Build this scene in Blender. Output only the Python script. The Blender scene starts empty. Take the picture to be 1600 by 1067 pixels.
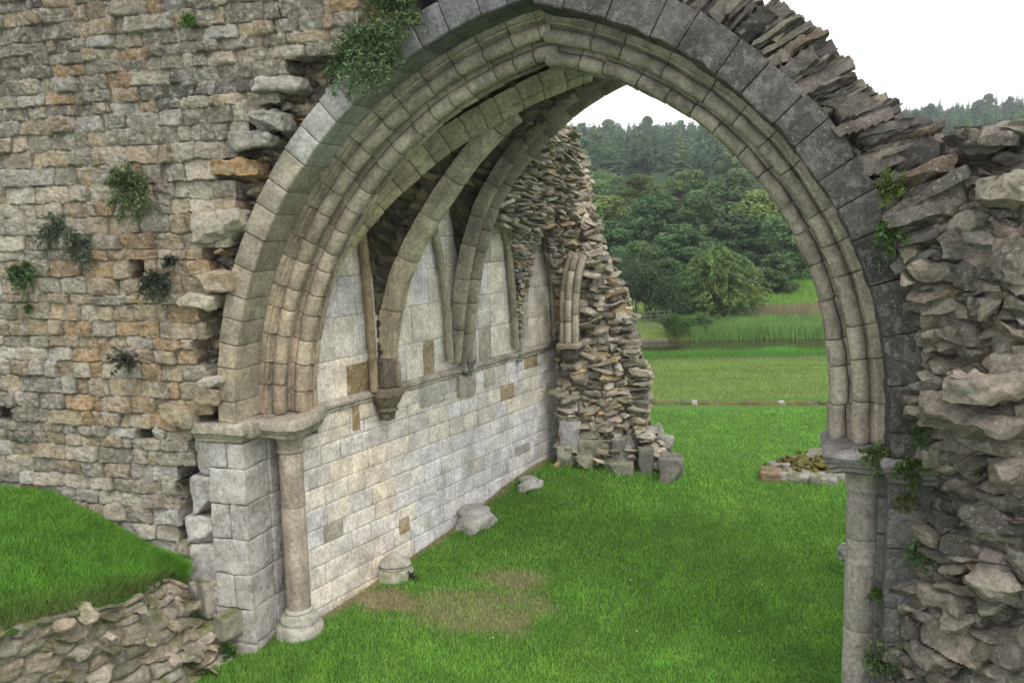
import bpy, math, random
import numpy as np
from math import radians as R_
rs = np.random.RandomState(7); random.seed(7)
C = bpy.context.scene.collection
# ------------------------------------------------------------------ camera
F = 1400.0; HC = 4.2; PIT = R_(7.7); ROL = R_(1.2)
fw = np.array([0, math.cos(PIT), -math.sin(PIT)]); rt0 = np.array([1., 0, 0]); up0 = np.cross(rt0, fw)
rt = rt0*math.cos(ROL)-up0*math.sin(ROL); up = np.cross(rt, fw)
CAM = np.array([0, 0, HC])
def ray(x, y): return fw*F+rt*(x-800)-up*(y-533.5)
def onz(x, y, z):
    r = ray(x, y); return CAM+r*(z-HC)/r[2]
def onpl(x, y, P, n):
    r = ray(x, y); return CAM+r*(((P-CAM)@n)/(r@n))
def atdist(x, y, D):
    r = ray(x, y); return CAM+r*D/r[1]
cam = bpy.data.cameras.new('camera'); cam.lens = F/1600*36; cam.sensor_width = 36; cam.clip_end = 3000; cam.clip_start = .05
co = bpy.data.objects.new('camera', cam); C.objects.link(co)
from mathutils import Matrix
co.matrix_world = Matrix(((rt[0], up[0], -fw[0], 0), (rt[1], up[1], -fw[1], 0), (rt[2], up[2], -fw[2], HC), (0, 0, 0, 1)))
bpy.context.scene.camera = co
# ------------------------------------------------------------------ frames
ZI = 2.23
L0 = onz(377, 663, ZI); RR = onz(1392, 718, ZI)
U = RR-L0; U[2] = 0; SPAN = float(np.linalg.norm(U)); U /= SPAN; N = np.array([-U[1], U[0], 0]); L0 = np.array([L0[0], L0[1], 0]); Z3 = np.array([0, 0, 1.])
def A(u, d, z):
    u, d, z = np.broadcast_arrays(np.asarray(u, float), np.asarray(d, float), np.asarray(z, float))
    return L0+u[..., None]*U+d[..., None]*N+z[..., None]*Z3
def pxA(x, y, d=0):                      # pixel -> point on the plane d behind the arch face
    return onpl(x, y, L0+N*d, N)
def toA(P): v = np.asarray(P)-L0; return v@U, v@N, np.asarray(P)[..., 2]
W0 = onz(485, 638, ZI); W1 = onz(865, 535, ZI); WD = W1-W0; WD[2] = 0; WD /= np.linalg.norm(WD); W0 = np.array([W0[0], W0[1], 0]); WN = np.array([WD[1], -WD[0], 0])
def WS(s, e, z):
    s, e, z = np.broadcast_arrays(np.asarray(s, float), np.asarray(e, float), np.asarray(z, float))
    return W0+s[..., None]*WD+e[..., None]*WN+z[..., None]*Z3
def pxW(x, y, e=0): return onpl(x, y, W0+WN*e, WN)
# ------------------------------------------------------------------ noise
def _h(i, j, k):
    h = (i.astype(np.int64)*374761393+j.astype(np.int64)*668265263+k.astype(np.int64)*2147483647) & 0xffffffff
    h = ((h ^ (h >> 13))*1274126177) & 0xffffffff
    h = ((h ^ (h >> 16))*2246822519) & 0xffffffff
    return ((h ^ (h >> 15)) & 0xffff)/32767.5-1
def vn(p):
    p = np.asarray(p, float); i = np.floor(p); f = p-i; f = f*f*(3-2*f); i = i.astype(np.int64); x, y, z = i[..., 0], i[..., 1], i[..., 2]
    fx, fy, fz = f[..., 0], f[..., 1], f[..., 2]; r = 0
    for a in (0, 1):
        for b in (0, 1):
            for c in (0, 1):
                r = r+_h(x+a, y+b, z+c)*(fx if a else 1-fx)*(fy if b else 1-fy)*(fz if c else 1-fz)
    return r
def fbm(p, o=3):
    r = 0; a = 1.
    for k in range(o): r = r+a*vn(np.asarray(p)*(2.03**k)+k*17.3); a *= .5
    return r/1.6
# ------------------------------------------------------------------ mesh batches
def nogroup(o): return o
class MB:
    def __init__(s): s.V = []; s.Q = []; s.T = []; s.K = []; s.n = 0
    def add(s, V, Fc, col=(.3, .3, .3)):
        V = np.asarray(V, float).reshape(-1, 3); Fc = np.asarray(Fc)
        c = np.asarray(col, float)
        if c.ndim == 1: c = np.tile(c, (len(V), 1))
        s.V.append(V); s.K.append(c)
        if len(Fc): (s.Q if Fc.shape[1] == 4 else s.T).append(Fc+s.n)
        s.n += len(V)
    def build(s, name, mat, parent=None, ang=None, smooth=True, loc=None):
        V = np.concatenate(s.V); K = np.concatenate(s.K)
        if parent is not None: off = np.array(parent['_w'])
        elif loc is not None: off = np.array(loc)
        else: off = np.array([(V[:, 0].min()+V[:, 0].max())/2, (V[:, 1].min()+V[:, 1].max())/2, V[:, 2].min()])
        V = V-off
        me = bpy.data.meshes.new(name); nq = sum(len(q) for q in s.Q); nt = sum(len(q) for q in s.T)
        me.vertices.add(len(V)); me.vertices.foreach_set('co', V.ravel())
        idx = ([np.concatenate(s.Q).ravel()] if nq else [])+([np.concatenate(s.T).ravel()] if nt else [])
        idx = np.concatenate(idx).astype(np.int32)
        me.loops.add(len(idx)); me.loops.foreach_set('vertex_index', idx)
        me.polygons.add(nq+nt)
        st = np.concatenate([np.arange(nq)*4, nq*4+np.arange(nt)*3]).astype(np.int32); me.polygons.foreach_set('loop_start', st)
        try: me.polygons.foreach_set('loop_total', np.concatenate([np.full(nq, 4), np.full(nt, 3)]).astype(np.int32))
        except Exception: pass
        me.update(calc_edges=True)
        me.polygons.foreach_set('use_smooth', np.full(nq+nt, bool(smooth)))
        a = me.color_attributes.new('Col', 'FLOAT_COLOR', 'POINT'); a.data.foreach_set('color', np.c_[np.clip(K, 0, 1), np.ones(len(K))].astype(np.float32).ravel())
        if ang: me.set_sharp_from_angle(angle=R_(ang))
        me.materials.append(mat)
        o = bpy.data.objects.new(name, me); C.objects.link(o)
        if parent is not None: o.parent = parent; o['_w'] = parent['_w']
        else: o.location = off; o['_w'] = list(map(float, off))
        return o
def thing(name, loc, label, cat, group=None):
    o = bpy.data.objects.new(name, None); C.objects.link(o); o.location = loc; o['_w'] = [float(a) for a in loc]
    return tag(o, label, cat, group)
def tag(o, label, cat, group=None, kind=None):
    if label: o['label'] = label
    if cat: o['category'] = cat
    if group: o['group'] = group
    if kind: o['kind'] = kind
    return o
# ------------------------------------------------------------------ shapes
_gc = {}
def cubegrid(n):
    if n in _gc: return _gc[n]
    idx = {}; pts = []; fs = []
    def v(p):
        if p not in idx: idx[p] = len(pts); pts.append(p)
        return idx[p]
    for ax in range(3):
        for sd in (0, n):
            for i in range(n):
                for j in range(n):
                    q = []
                    for (a, b) in ((0, 0), (1, 0), (1, 1), (0, 1)):
                        p = [0, 0, 0]; p[ax] = sd; p[(ax+1) % 3] = i+a; p[(ax+2) % 3] = j+b; q.append(v(tuple(p)))
                    fs.append(q if sd else q[::-1])
    _gc[n] = (np.array(pts), np.array(fs)); return _gc[n]
def block(m, c, ax, size, col, b=.02, n=4, rough=.0, freq=3., var=.06, seed=None, cuts=0):
    """rounded box: inner grid lines at the bevel, noise-eroded"""
    P, Fc = cubegrid(n); h = np.asarray(size, float)/2; b = min(b, h.min()*.9); seed = rs.rand(3)*100 if seed is None else seed
    co_ = np.zeros(P.shape)
    for a in range(3):
        t = np.r_[-h[a], np.linspace(-h[a]+b, h[a]-b, n-1), h[a]]; co_[:, a] = t[P[:, a]]
    inn = np.clip(co_, -(h-b), h-b); dv = co_-inn; ln = np.linalg.norm(dv, axis=1)[:, None]
    q = inn+dv/np.maximum(ln, 1e-9)*np.where(ln > 0, b, 0)
    for _ in range(cuts):
        nv = rs.randn(3); nv /= np.linalg.norm(nv); sc_ = q/h; ex = sc_@nv-(.62+.42*rs.rand()); q = np.where((ex > 0)[:, None], (sc_-ex[:, None]*nv)*h, q)
    if rough:
        s_ = h.mean(); nrm = q/np.maximum(np.abs(q).max(1)[:, None], 1e-6)
        nn = np.stack([fbm(q*freq+seed+k*31, 3) for k in range(3)], 1); q = q+nn*rough
    V = np.asarray(c)+q@np.asarray(ax)
    k = np.asarray(col)*(1+var*fbm(q*6+seed, 2))[:, None]
    m.add(V, Fc, k)
def axes(fwd, upv=Z3):
    x = np.asarray(fwd, float); x = x/np.linalg.norm(x); y = np.cross(upv, x); y /= np.linalg.norm(y); z = np.cross(x, y); return np.array([x, y, z])
def rotax(ax, amt):
    r = (rs.rand(3)-.5)*2*amt; cx, sx, cy, sy, cz, sz = math.cos(r[0]), math.sin(r[0]), math.cos(r[1]), math.sin(r[1]), math.cos(r[2]), math.sin(r[2])
    X = np.array([[1, 0, 0], [0, cx, -sx], [0, sx, cx]]); Y = np.array([[cy, 0, sy], [0, 1, 0], [-sy, 0, cy]]); Zm = np.array([[cz, -sz, 0], [sz, cz, 0], [0, 0, 1]])
    return (X@Y@Zm)@ax
AA = np.array([U, N, Z3]); WA = np.array([WD, WN, Z3])
def resample(pts, n):
    p = np.asarray(pts, float); d = np.r_[0, np.cumsum(np.linalg.norm(np.diff(p, axis=0), axis=1))]; t = np.linspace(0, d[-1], n)
    return np.stack([np.interp(t, d, p[:, k]) for k in range(p.shape[1])], 1), d[-1]
def smooth_path(pts, n=120, it=3):
    p, l = resample(pts, n)
    for _ in range(it*6): p[1:-1] = (p[:-2]+2*p[1:-1]+p[2:])/4
    return resample(p, n)[0]
def vouss(m, path, frame, prof, seg, colf, gap=.004, rough=.004, freq=5, sub=3, side=1, bev=.01, jit=.003, lenvar=.25, t0=0, t1=None, drop=None):
    """stones swept along path (a,z) of a vertical plane frame=(origin, dir, lateral); profile = closed list of (r inward, d lateral)"""
    O, D, Lt = frame; path = np.asarray(path); cum = np.r_[0, np.cumsum(np.linalg.norm(np.diff(path, axis=0), axis=1))]; tot = cum[-1] if t1 is None else t1
    tan = np.gradient(path, axis=0); tan /= np.linalg.norm(tan, axis=1)[:, None]; nor = np.stack([tan[:, 1], -tan[:, 0]], 1)*side
    s = t0; k = 0
    while s < tot-.02:
        e = min(tot, s+seg*(1+lenvar*(rs.rand()*2-1)));
        if tot-e < seg*.4: e = tot
        pr = np.asarray(prof(s/cum[-1]) if callable(prof) else prof, float); cen = pr.mean(0); q = len(pr)
        ts = np.r_[s+gap, np.linspace(s+gap+bev, e-gap-bev, sub), e-gap]; rings = []; col = np.asarray(colf(s/cum[-1], k)); jd = (rs.rand(2)-.5)*2*jit
        if not (drop and drop(s/cum[-1], k)):
            for i, t in enumerate(ts):
                a = np.array([np.interp(t, cum, path[:, 0]), np.interp(t, cum, path[:, 1])]); nn = np.array([np.interp(t, cum, nor[:, 0]), np.interp(t, cum, nor[:, 1])]); nn /= np.linalg.norm(nn)
                pp = pr.copy()
                if i in (0, len(ts)-1):
                    v = cen-pp; pp = pp+v/np.maximum(np.linalg.norm(v, axis=1)[:, None], 1e-6)*bev*.8
                az = a+nn*(pp[:, :1]+jd[0]); rings.append(O+az[:, :1]*D+(pp[:, 1:2]+jd[1])*Lt+az[:, 1:2]*Z3)
            V = np.concatenate(rings+[rings[0].mean(0)[None], rings[-1].mean(0)[None]])
            if rough: V = V+np.stack([fbm(V*freq+j*9.7, 3) for j in range(3)], 1)*rough
            fc = [[i*q+j, i*q+(j+1) % q, (i+1)*q+(j+1) % q, (i+1)*q+j] for i in range(len(ts)-1) for j in range(q)]
            nb = len(ts)*q; m.add(V, fc, col*(1+.08*fbm(V*7, 2))[:, None])
            base = m.n-len(V); last = (len(ts)-1)*q
            m.T.append(np.array([[nb, (j+1) % q, j] for j in range(q)]+[[nb+1, last+j, last+(j+1) % q] for j in range(q)])+base)
        s = e; k += 1
def plansweep(m, plan, prof, col, W=A, sub=.06, rough=.004, close=True):
    """horizontal moulding: plan polyline (left to right as seen by viewer), profile (outset, z)"""
    pts = []
    P = np.asarray(plan, float)
    for i in range(len(P)-1):
        k = max(1, int(np.linalg.norm(P[i+1]-P[i])/sub)); pts += [(P[i]+(P[i+1]-P[i])*j/k, None) for j in range(k)]
    pts.append((P[-1], None)); Q = np.array([p[0] for p in pts])
    seg = np.diff(Q, axis=0); seg /= np.linalg.norm(seg, axis=1)[:, None]; nn = np.stack([seg[:, 1], -seg[:, 0]], 1)
    vn_ = np.zeros(Q.shape); vn_[0] = nn[0]; vn_[-1] = nn[-1]
    for i in range(1, len(Q)-1):
        b = nn[i-1]+nn[i]; b /= np.linalg.norm(b); vn_[i] = b/max(.3, b@nn[i])
    pr = np.asarray(prof, float); q = len(pr); V = []
    for i in range(len(Q)):
        pp = Q[i]+vn_[i]*pr[:, :1]; V.append(W(pp[:, 0], pp[:, 1], pr[:, 1]))
    n_ = len(Q); V = np.concatenate(V); V = V+np.stack([fbm(V*7+j*9.7, 3) for j in range(3)], 1)*rough
    fc = [[i*q+j, (i+1)*q+j, (i+1)*q+(j+1) % q, i*q+(j+1) % q] for i in range(n_-1) for j in range(q)]
    m.add(V, fc, np.asarray(col)*(1+.15*fbm(V*5, 2))[:, None])
    b0 = m.n-len(V)
    for i in (0, n_-1):
        m.T.append(np.array([[i*q, i*q+j, i*q+j+1] if i else [0, j+1, j] for j in range(1, q-1)])+b0)
def lathe(m, c, prof, col, n=28, rough=.004, freq=6, squash=None, a0=0, a1=2*math.pi, xf=AA):
    pr = np.asarray(prof, float); th = np.linspace(a0, a1, n+1)[:-1]; V = []
    for r, z in pr: V.append(np.stack([r*np.cos(th), r*np.sin(th), np.full(n, z)], 1))
    V = np.concatenate(V)@xf+np.array([c[0], c[1], 0]); V = V+np.stack([fbm(V*freq+j*9.7, 3) for j in range(3)], 1)*rough
    q = n; fc = [[i*q+j, i*q+(j+1) % q, (i+1)*q+(j+1) % q, (i+1)*q+j] for i in range(len(pr)-1) for j in range(q)]
    m.add(V, fc, np.asarray(col)*(1+.12*fbm(V*5, 2))[:, None]); b0 = m.n-len(V); k = len(pr)-1
    m.T.append(np.array([[k*q, k*q+j, k*q+j+1] for j in range(1, q-1)]+[[0, j+1, j] for j in range(1, q-1)])+b0)
def tube(m, pts, r, col, n=8):
    p = np.asarray(pts, float); tg = np.gradient(p, axis=0); tg /= np.linalg.norm(tg, axis=1)[:, None]+1e-9
    r = np.broadcast_to(r, (len(p),)); ref = np.array([.3, .2, .93]); x = np.cross(tg, ref); x /= np.linalg.norm(x, axis=1)[:, None]+1e-9; y = np.cross(tg, x)
    th = np.linspace(0, 2*math.pi, n+1)[:-1]
    V = (p[:, None]+r[:, None, None]*(np.cos(th)[None, :, None]*x[:, None]+np.sin(th)[None, :, None]*y[:, None])).reshape(-1, 3)
    fc = [[i*n+j, i*n+(j+1) % n, (i+1)*n+(j+1) % n, (i+1)*n+j] for i in range(len(p)-1) for j in range(n)]
    m.add(V, fc, col)
# ------------------------------------------------------------------ rubble relief
def seeds_rows(s0, s1, t0, t1, h, l, js=.15, hv=.35, lv=.5):
    S = []; t = t0
    while t < t1:
        hh = h*(1+hv*(rs.rand()*2-1)); s = s0-rs.rand()*l
        while s < s1:
            ll = l*(1+lv*(rs.rand()*2-1)); S.append((s+ll/2+js*l*(rs.rand()-.5), t+hh/2+js*h*(rs.rand()-.5)*2, ll/2, hh/2)); s += ll
        t += hh
    return np.array(S)
def pick(pal, n, wf=None):
    P = np.array([p[0] for p in pal]); w = np.array([p[1] for p in pal], float)
    out = np.zeros((n, 3))
    for i in range(n):
        ww = w*(wf(i) if wf else 1); ww = ww/ww.sum(); out[i] = P[rs.choice(len(P), p=ww)]*(.85+.3*rs.rand())*(1+(rs.rand(3)-.5)*.06)
    return out
def relief(m, P, S, cols, out=None, st=None, amp=.05, tilt=.25, bulge=.03, gap=.04, gw=.3, warp=.03, wf=4., mort=(.16, .14, .11), fine=.008, ff=14., keep=None, thick=.3, k=5, mask=None, edge_n=.0):
    n, q = P.shape[:2]; du = np.gradient(P, axis=1); dv = np.gradient(P, axis=0); Nn = np.cross(du, dv); Nn /= np.linalg.norm(Nn, axis=2)[..., None]+1e-9
    if out is not None and (Nn.reshape(-1, 3).mean(0)@out) < 0: Nn = -Nn
    if st is None: e1 = du.reshape(-1, 3).mean(0); e1[2] = 0; e1 /= np.linalg.norm(e1); st = np.stack([P@e1, P[..., 2]], -1)
    X = P.reshape(-1, 3); s2 = st.reshape(-1, 2)+np.stack([fbm(X*wf, 2), fbm(X*wf+50, 2)*.7], 1)*warp
    NS = len(S); f1 = np.full(len(X), 1e9); f2 = np.full(len(X), 1e9); ci = np.zeros(len(X), int)
    for a in range(0, len(X), 20000):
        sl = slice(a, a+20000); p = s2[sl]; near = np.where((S[:, 0] > p[:, 0].min()-1) & (S[:, 0] < p[:, 0].max()+1) & (S[:, 1] > p[:, 1].min()-.7) & (S[:, 1] < p[:, 1].max()+.7))[0]
        if len(near) < 2: near = np.arange(NS)
        Sn = S[near]; D = ((np.abs(p[:, None, 0]-Sn[None, :, 0])/Sn[None, :, 2])**k+(np.abs(p[:, None, 1]-Sn[None, :, 1])/Sn[None, :, 3])**k)
        j = D.argmin(1); ar = np.arange(len(p)); f1[sl] = D[ar, j]**(1/k); ci[sl] = near[j]; D[ar, j] = 1e9; f2[sl] = D.min(1)**(1/k)
    e = np.clip((f2-f1)/gw, 0, 1); pr = e*e*(3-2*e); pr = pr**.7
    if not hasattr(relief, 'ht') or True: ht = (rs.rand(NS)*2-1)*amp; tx = (rs.rand(NS, 2)*2-1)*tilt
    loc = s2-S[ci][:, :2]
    H = pr*(ht[ci]+(loc*tx[ci]).sum(1)+bulge*(1-np.clip(f1, 0, 1)**2))-(1-pr)*gap+fine*fbm(X*ff, 3)+fine*1.2*fbm(X*ff*.35+9, 2)-fine*1.6*np.abs(fbm(X*np.array([1, 1, 2.2])*ff*.8+31, 2))*pr
    V = X+Nn.reshape(-1, 3)*H[:, None]
    c = cols[ci]*(1+.22*fbm(X*9+3, 3))[:, None]; c = c*pr[:, None]+np.asarray(mort)*(1+.3*fbm(X*20, 2))[:, None]*(1-pr[:, None])
    kv = np.ones(len(X), bool)
    if keep is not None: kv &= keep[ci]
    if mask is not None: kv &= mask.ravel()
    kg = kv.reshape(n, q); I = np.arange(n*q).reshape(n, q); fk = kg[:-1, :-1] & kg[1:, :-1] & kg[:-1, 1:] & kg[1:, 1:]
    quads = np.stack([I[:-1, :-1], I[:-1, 1:], I[1:, 1:], I[1:, :-1]], -1)[fk]
    # boundary edges -> skirt to the back
    ed = np.concatenate([quads[:, [i, (i+1) % 4]] for i in range(4)]); key = np.sort(ed, 1); kk = key[:, 0].astype(np.int64)*(n*q)+key[:, 1]
    u_, inv, cnt = np.unique(kk, return_inverse=True, return_counts=True); be = ed[cnt[inv] == 1]
    m.add(V, quads, c); b0 = m.n-len(V)
    if thick:
        vb = np.unique(be); mp = {int(a): i for i, a in enumerate(vb)}; Nb = Nn.reshape(-1, 3)[vb]; L_ = 4; lay = []
        for j in range(1, L_+1):
            pp = V[vb]-Nb*thick*j/L_; pp = pp+np.stack([fbm(pp*7+jj*9, 3) for jj in range(3)], 1)*(.05 if thick > .2 else .01); lay.append(pp)
        VB = np.concatenate([V[vb]]+lay); w = len(vb); ea = np.array([[mp[int(a)], mp[int(b)]] for a, b in be])
        fc = np.concatenate([np.c_[ea[:, 1]+j*w, ea[:, 0]+j*w, ea[:, 0]+(j+1)*w, ea[:, 1]+(j+1)*w] for j in range(L_)])
        cc = np.tile(c[vb], (L_+1, 1))*(1+.4*fbm(VB*8, 2))[:, None]; m.add(VB, fc, cc)
    return V.reshape(n, q, 3)
def rowgrid(rows, res):
    """rows: list of (left3D, right3D) from top to bottom"""
    Lp = np.array([r[0] for r in rows]); Rp = np.array([r[1] for r in rows]); w = max(np.linalg.norm(Lp-Rp, axis=1)); 
    hh = np.linalg.norm(np.diff((Lp+Rp)/2, axis=0), axis=1).sum(); n = max(4, int(hh/res)); q = max(4, int(w/res))
    a, b = [np.stack([np.interp(np.linspace(0, 1, n), np.r_[0, np.cumsum(np.linalg.norm(np.diff((Lp+Rp)/2, axis=0), axis=1))]/hh, X[:, k]) for k in range(3)], 1) for X in (Lp, Rp)]
    t = np.linspace(0, 1, q)[None, :, None]; return a[:, None]*(1-t)+b[:, None]*t
# ------------------------------------------------------------------ materials
def nodes(name):
    m = bpy.data.materials.new(name); m.use_nodes = True; t = m.node_tree; t.nodes.clear()
    o = t.nodes.new('ShaderNodeOutputMaterial'); b = t.nodes.new('ShaderNodeBsdfPrincipled'); t.links.new(b.outputs[0], o.inputs[0]); return m, t, b
def NT(t, kind, **kw):
    n = t.nodes.new(kind)
    for a, v in kw.items(): setattr(n, a, v)
    return n
def mixc(t, fac, a, b, mode='MIX'):
    n = t.nodes.new('ShaderNodeMix'); n.data_type = 'RGBA'; n.blend_type = mode
    for s, v in ((n.inputs[0], fac), (n.inputs[6], a), (n.inputs[7], b)):
        if hasattr(v, 'is_linked') or hasattr(v, 'links'): t.links.new(v, s)
        elif isinstance(v, (tuple, list)): s.default_value = (*v, 1) if len(v) == 3 else v
        else: s.default_value = v
    return n.outputs[2]
def noise(t, sc, det=4, rough=.6, vec=None, off=0):
    n = NT(t, 'ShaderNodeTexNoise'); n.inputs['Scale'].default_value = sc; n.inputs['Detail'].default_value = det; n.inputs['Roughness'].default_value = rough
    g = NT(t, 'ShaderNodeNewGeometry'); src = g.outputs['Position'] if vec is None else vec
    if off:
        a = NT(t, 'ShaderNodeVectorMath', operation='ADD'); t.links.new(src, a.inputs[0]); a.inputs[1].default_value = (off, off*.7, off*1.3); src = a.outputs[0]
    t.links.new(src, n.inputs['Vector']); return n.outputs[0]
def ramp(t, v, a, b, lo=0., hi=1.):
    n = NT(t, 'ShaderNodeMapRange'); n.interpolation_type = 'SMOOTHSTEP'; t.links.new(v, n.inputs[0]); n.inputs[1].default_value = a; n.inputs[2].default_value = b; n.inputs[3].default_value = lo; n.inputs[4].default_value = hi; return n.outputs[0]
def stone_mat(name, lich=(.42, .42, .39), la=.35, lt=.56, dark=.5, dt=.58, moss=0., bs=.6, speck=.5, streak=0., bd=.012):
    m, t, b = nodes(name); at = NT(t, 'ShaderNodeAttribute', attribute_name='Col'); c = at.outputs[0]
    v = ramp(t, noise(t, 3.5, 6, .65), .3, .7, .72, 1.25); cv = NT(t, 'ShaderNodeVectorMath', operation='SCALE'); t.links.new(c, cv.inputs[0]); t.links.new(v, cv.inputs[3]); c = cv.outputs[0]
    v = ramp(t, noise(t, 26, 6, .75, off=3), .3, .7, .66, 1.3); cv = NT(t, 'ShaderNodeVectorMath', operation='SCALE'); t.links.new(c, cv.inputs[0]); t.links.new(v, cv.inputs[3]); c = cv.outputs[0]
    c = mixc(t, ramp(t, noise(t, 2.2, 7, .72, off=11), dt, dt+.14, 0, dark), c, (.06, .058, .05))
    c = mixc(t, ramp(t, noise(t, 11, 6, .75, off=21), lt, lt+.1, 0, la), c, lich)
    c = mixc(t, ramp(t, noise(t, 60, 3, .6, off=31), .63, .7, 0, speck), c, (.5, .5, .47))
    c = mixc(t, ramp(t, noise(t, 45, 3, .6, off=41), .64, .72, 0, .6), c, (.05, .045, .04))
    if streak:
        mp = NT(t, 'ShaderNodeMapping'); mp.inputs['Scale'].default_value = (7, 7, .5); g = NT(t, 'ShaderNodeNewGeometry'); t.links.new(g.outputs[0], mp.inputs[0])
        c = mixc(t, ramp(t, noise(t, 1, 5, .6, vec=mp.outputs[0]), .5, .72, 0, streak), c, (.13, .12, .095))
    if moss:
        g = NT(t, 'ShaderNodeNewGeometry'); sx = NT(t, 'ShaderNodeSeparateXYZ'); t.links.new(g.outputs['Normal'], sx.inputs[0])
        mm = NT(t, 'ShaderNodeMath', operation='MULTIPLY'); t.links.new(ramp(t, sx.outputs[2], .1, .7), mm.inputs[0]); t.links.new(ramp(t, noise(t, 4, 5, .6, off=51), .45, .62, 0, moss), mm.inputs[1])
        c = mixc(t, mm.outputs[0], c, (.09, .1, .02))
    t.links.new(c, b.inputs['Base Color']); b.inputs['Roughness'].default_value = .95; b.inputs['Specular IOR Level'].default_value = .15
    bp = NT(t, 'ShaderNodeBump'); bp.inputs['Strength'].default_value = bs; bp.inputs['Distance'].default_value = bd
    ad = NT(t, 'ShaderNodeMath', operation='ADD'); t.links.new(noise(t, 14, 8, .75, off=5), ad.inputs[0]); t.links.new(noise(t, 70, 4, .7, off=6), ad.inputs[1])
    t.links.new(ad.outputs[0], bp.inputs['Height']); t.links.new(bp.outputs[0], b.inputs['Normal']); return m
def leaf_mat(name, tr=.35, rnd=.25, rough=.6):
    m, t, b = nodes(name); at = NT(t, 'ShaderNodeAttribute', attribute_name='Col'); oi = NT(t, 'ShaderNodeObjectInfo')
    hs = NT(t, 'ShaderNodeHueSaturation'); t.links.new(at.outputs[0], hs.inputs['Color']); t.links.new(ramp(t, oi.outputs['Random'], 0, 1, 1-rnd, 1+rnd), hs.inputs['Value'])
    mu = NT(t, 'ShaderNodeMath', operation='MULTIPLY'); t.links.new(oi.outputs['Random'], mu.inputs[0]); mu.inputs[1].default_value = 7.31
    fr = NT(t, 'ShaderNodeMath', operation='FRACT'); t.links.new(mu.outputs[0], fr.inputs[0]); t.links.new(ramp(t, fr.outputs[0], 0, 1, .5-.02*(rnd > 0), .5+.012*(rnd > 0)), hs.inputs['Hue'])
    t.links.new(hs.outputs[0], b.inputs['Base Color']); b.inputs['Roughness'].default_value = rough; b.inputs['Specular IOR Level'].default_value = .2
    tl = NT(t, 'ShaderNodeBsdfTranslucent'); t.links.new(hs.outputs[0], tl.inputs[0]); mx = NT(t, 'ShaderNodeMixShader'); mx.inputs[0].default_value = tr
    o = [n for n in t.nodes if n.type == 'OUTPUT_MATERIAL'][0]; t.links.new(b.outputs[0], mx.inputs[1]); t.links.new(tl.outputs[0], mx.inputs[2]); t.links.new(mx.outputs[0], o.inputs[0]); return m
def plain(name, col, rough=.8, metal=0, bump=0, bsc=20):
    m, t, b = nodes(name); c = mixc(t, ramp(t, noise(t, bsc, 5, .6), .3, .7), tuple(x*.75 for x in col), tuple(min(1, x*1.2) for x in col)); t.links.new(c, b.inputs['Base Color'])
    b.inputs['Roughness'].default_value = rough; b.inputs['Metallic'].default_value = metal
    if bump: bp = NT(t, 'ShaderNodeBump'); bp.inputs['Distance'].default_value = bump; t.links.new(noise(t, bsc, 6, .7), bp.inputs['Height']); t.links.new(bp.outputs[0], b.inputs['Normal'])
    return m
M_rub = stone_mat('rubble_stone', la=.6, lt=.51, dark=.55, dt=.55, bs=1., speck=.7, moss=.2, bd=.018)
M_dark = stone_mat('dark_rubble_stone', la=.25, lt=.58, dark=.5, dt=.52, bs=.9, speck=.35)
M_web = stone_mat('vault_rubble_stone', la=.1, lt=.6, dark=.45, dt=.5, bs=.8, speck=.15)
M_end = stone_mat('broken_core_stone', la=.45, lt=.56, dark=.6, dt=.52, bs=.8, speck=.5, moss=.35)
M_ash = stone_mat('pale_ashlar_stone', lich=(.6, .6, .6), la=.35, lt=.52, dark=.15, dt=.6, bs=.25, speck=.25, bd=.006)
M_mou = stone_mat('moulded_stone', lich=(.4, .39, .34), la=.3, lt=.55, dark=.5, dt=.54, bs=.6, speck=.35, streak=.45, bd=.010)
M_ring = stone_mat('weathered_voussoir_stone', lich=(.30, .295, .28), la=.3, lt=.5, dark=.45, dt=.54, bs=.9, speck=.6, bd=.014)
M_pier = stone_mat('pier_stone', lich=(.46, .455, .46), la=.6, lt=.47, dark=.35, dt=.58, bs=.6, speck=.6, moss=.2, streak=.2, bd=.01)
M_bank = stone_mat('bank_stone', la=.3, lt=.57, dark=.35, bs=.8, speck=.4, moss=.8)
M_leaf = leaf_mat('tree_foliage'); M_plant = leaf_mat('plant_foliage', rnd=.12); M_grass = leaf_mat('grass_blades', tr=.3, rnd=0, rough=.5)
M_bark = plain('bark', (.09, .075, .06), bump=.01); M_moss = plain('moss', (.07, .07, .015), bump=.02, bsc=30)
# palettes
PALE = (.40, .365, .285); GREY = (.325, .31, .275); OCH = (.33, .22, .115); DRK = (.10, .095, .085); MID = (.23, .21, .17); LICH = (.41, .395, .375); TAN = (.33, .27, .18)
# ================================================================== arch paths
cl, rl = np.array([3.828, 2.234]), 3.8986; cr, rr_ = np.array([2.442, 2.497]), 3.5699
ua = 3.10
tl = math.acos((ua-cl[0])/rl); th = np.linspace(math.pi, tl, 160); LEFT = cl+rl*np.stack([np.cos(th), np.sin(th)], 1)
tr_ = math.acos((ua-cr[0])/rr_); th = np.linspace(tr_, 0, 150); RIGHT = cr+rr_*np.stack([np.cos(th), np.sin(th)], 1)
RIGHT = np.concatenate([RIGHT, [[6.013, 2.4], [6.02, 2.3], [6.025, 2.24]]])
FA = (L0, U, N)
def lerp(a, b, t): t = min(1, max(0, t)); return np.asarray(a)*(1-t)+np.asarray(b)*t
arch = thing('pointed_arch', A(3, .5, 2.23), 'large pointed stone arch with roll mouldings framing the green lawn', 'arch')
m = MB()
w_l = lambda t: .19+.12*t
pl = lambda t: [(-w_l(t), 0), (-.012, 0), (0, .012), (0, .43), (-.1, .45), (-w_l(t), .45)]
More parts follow.
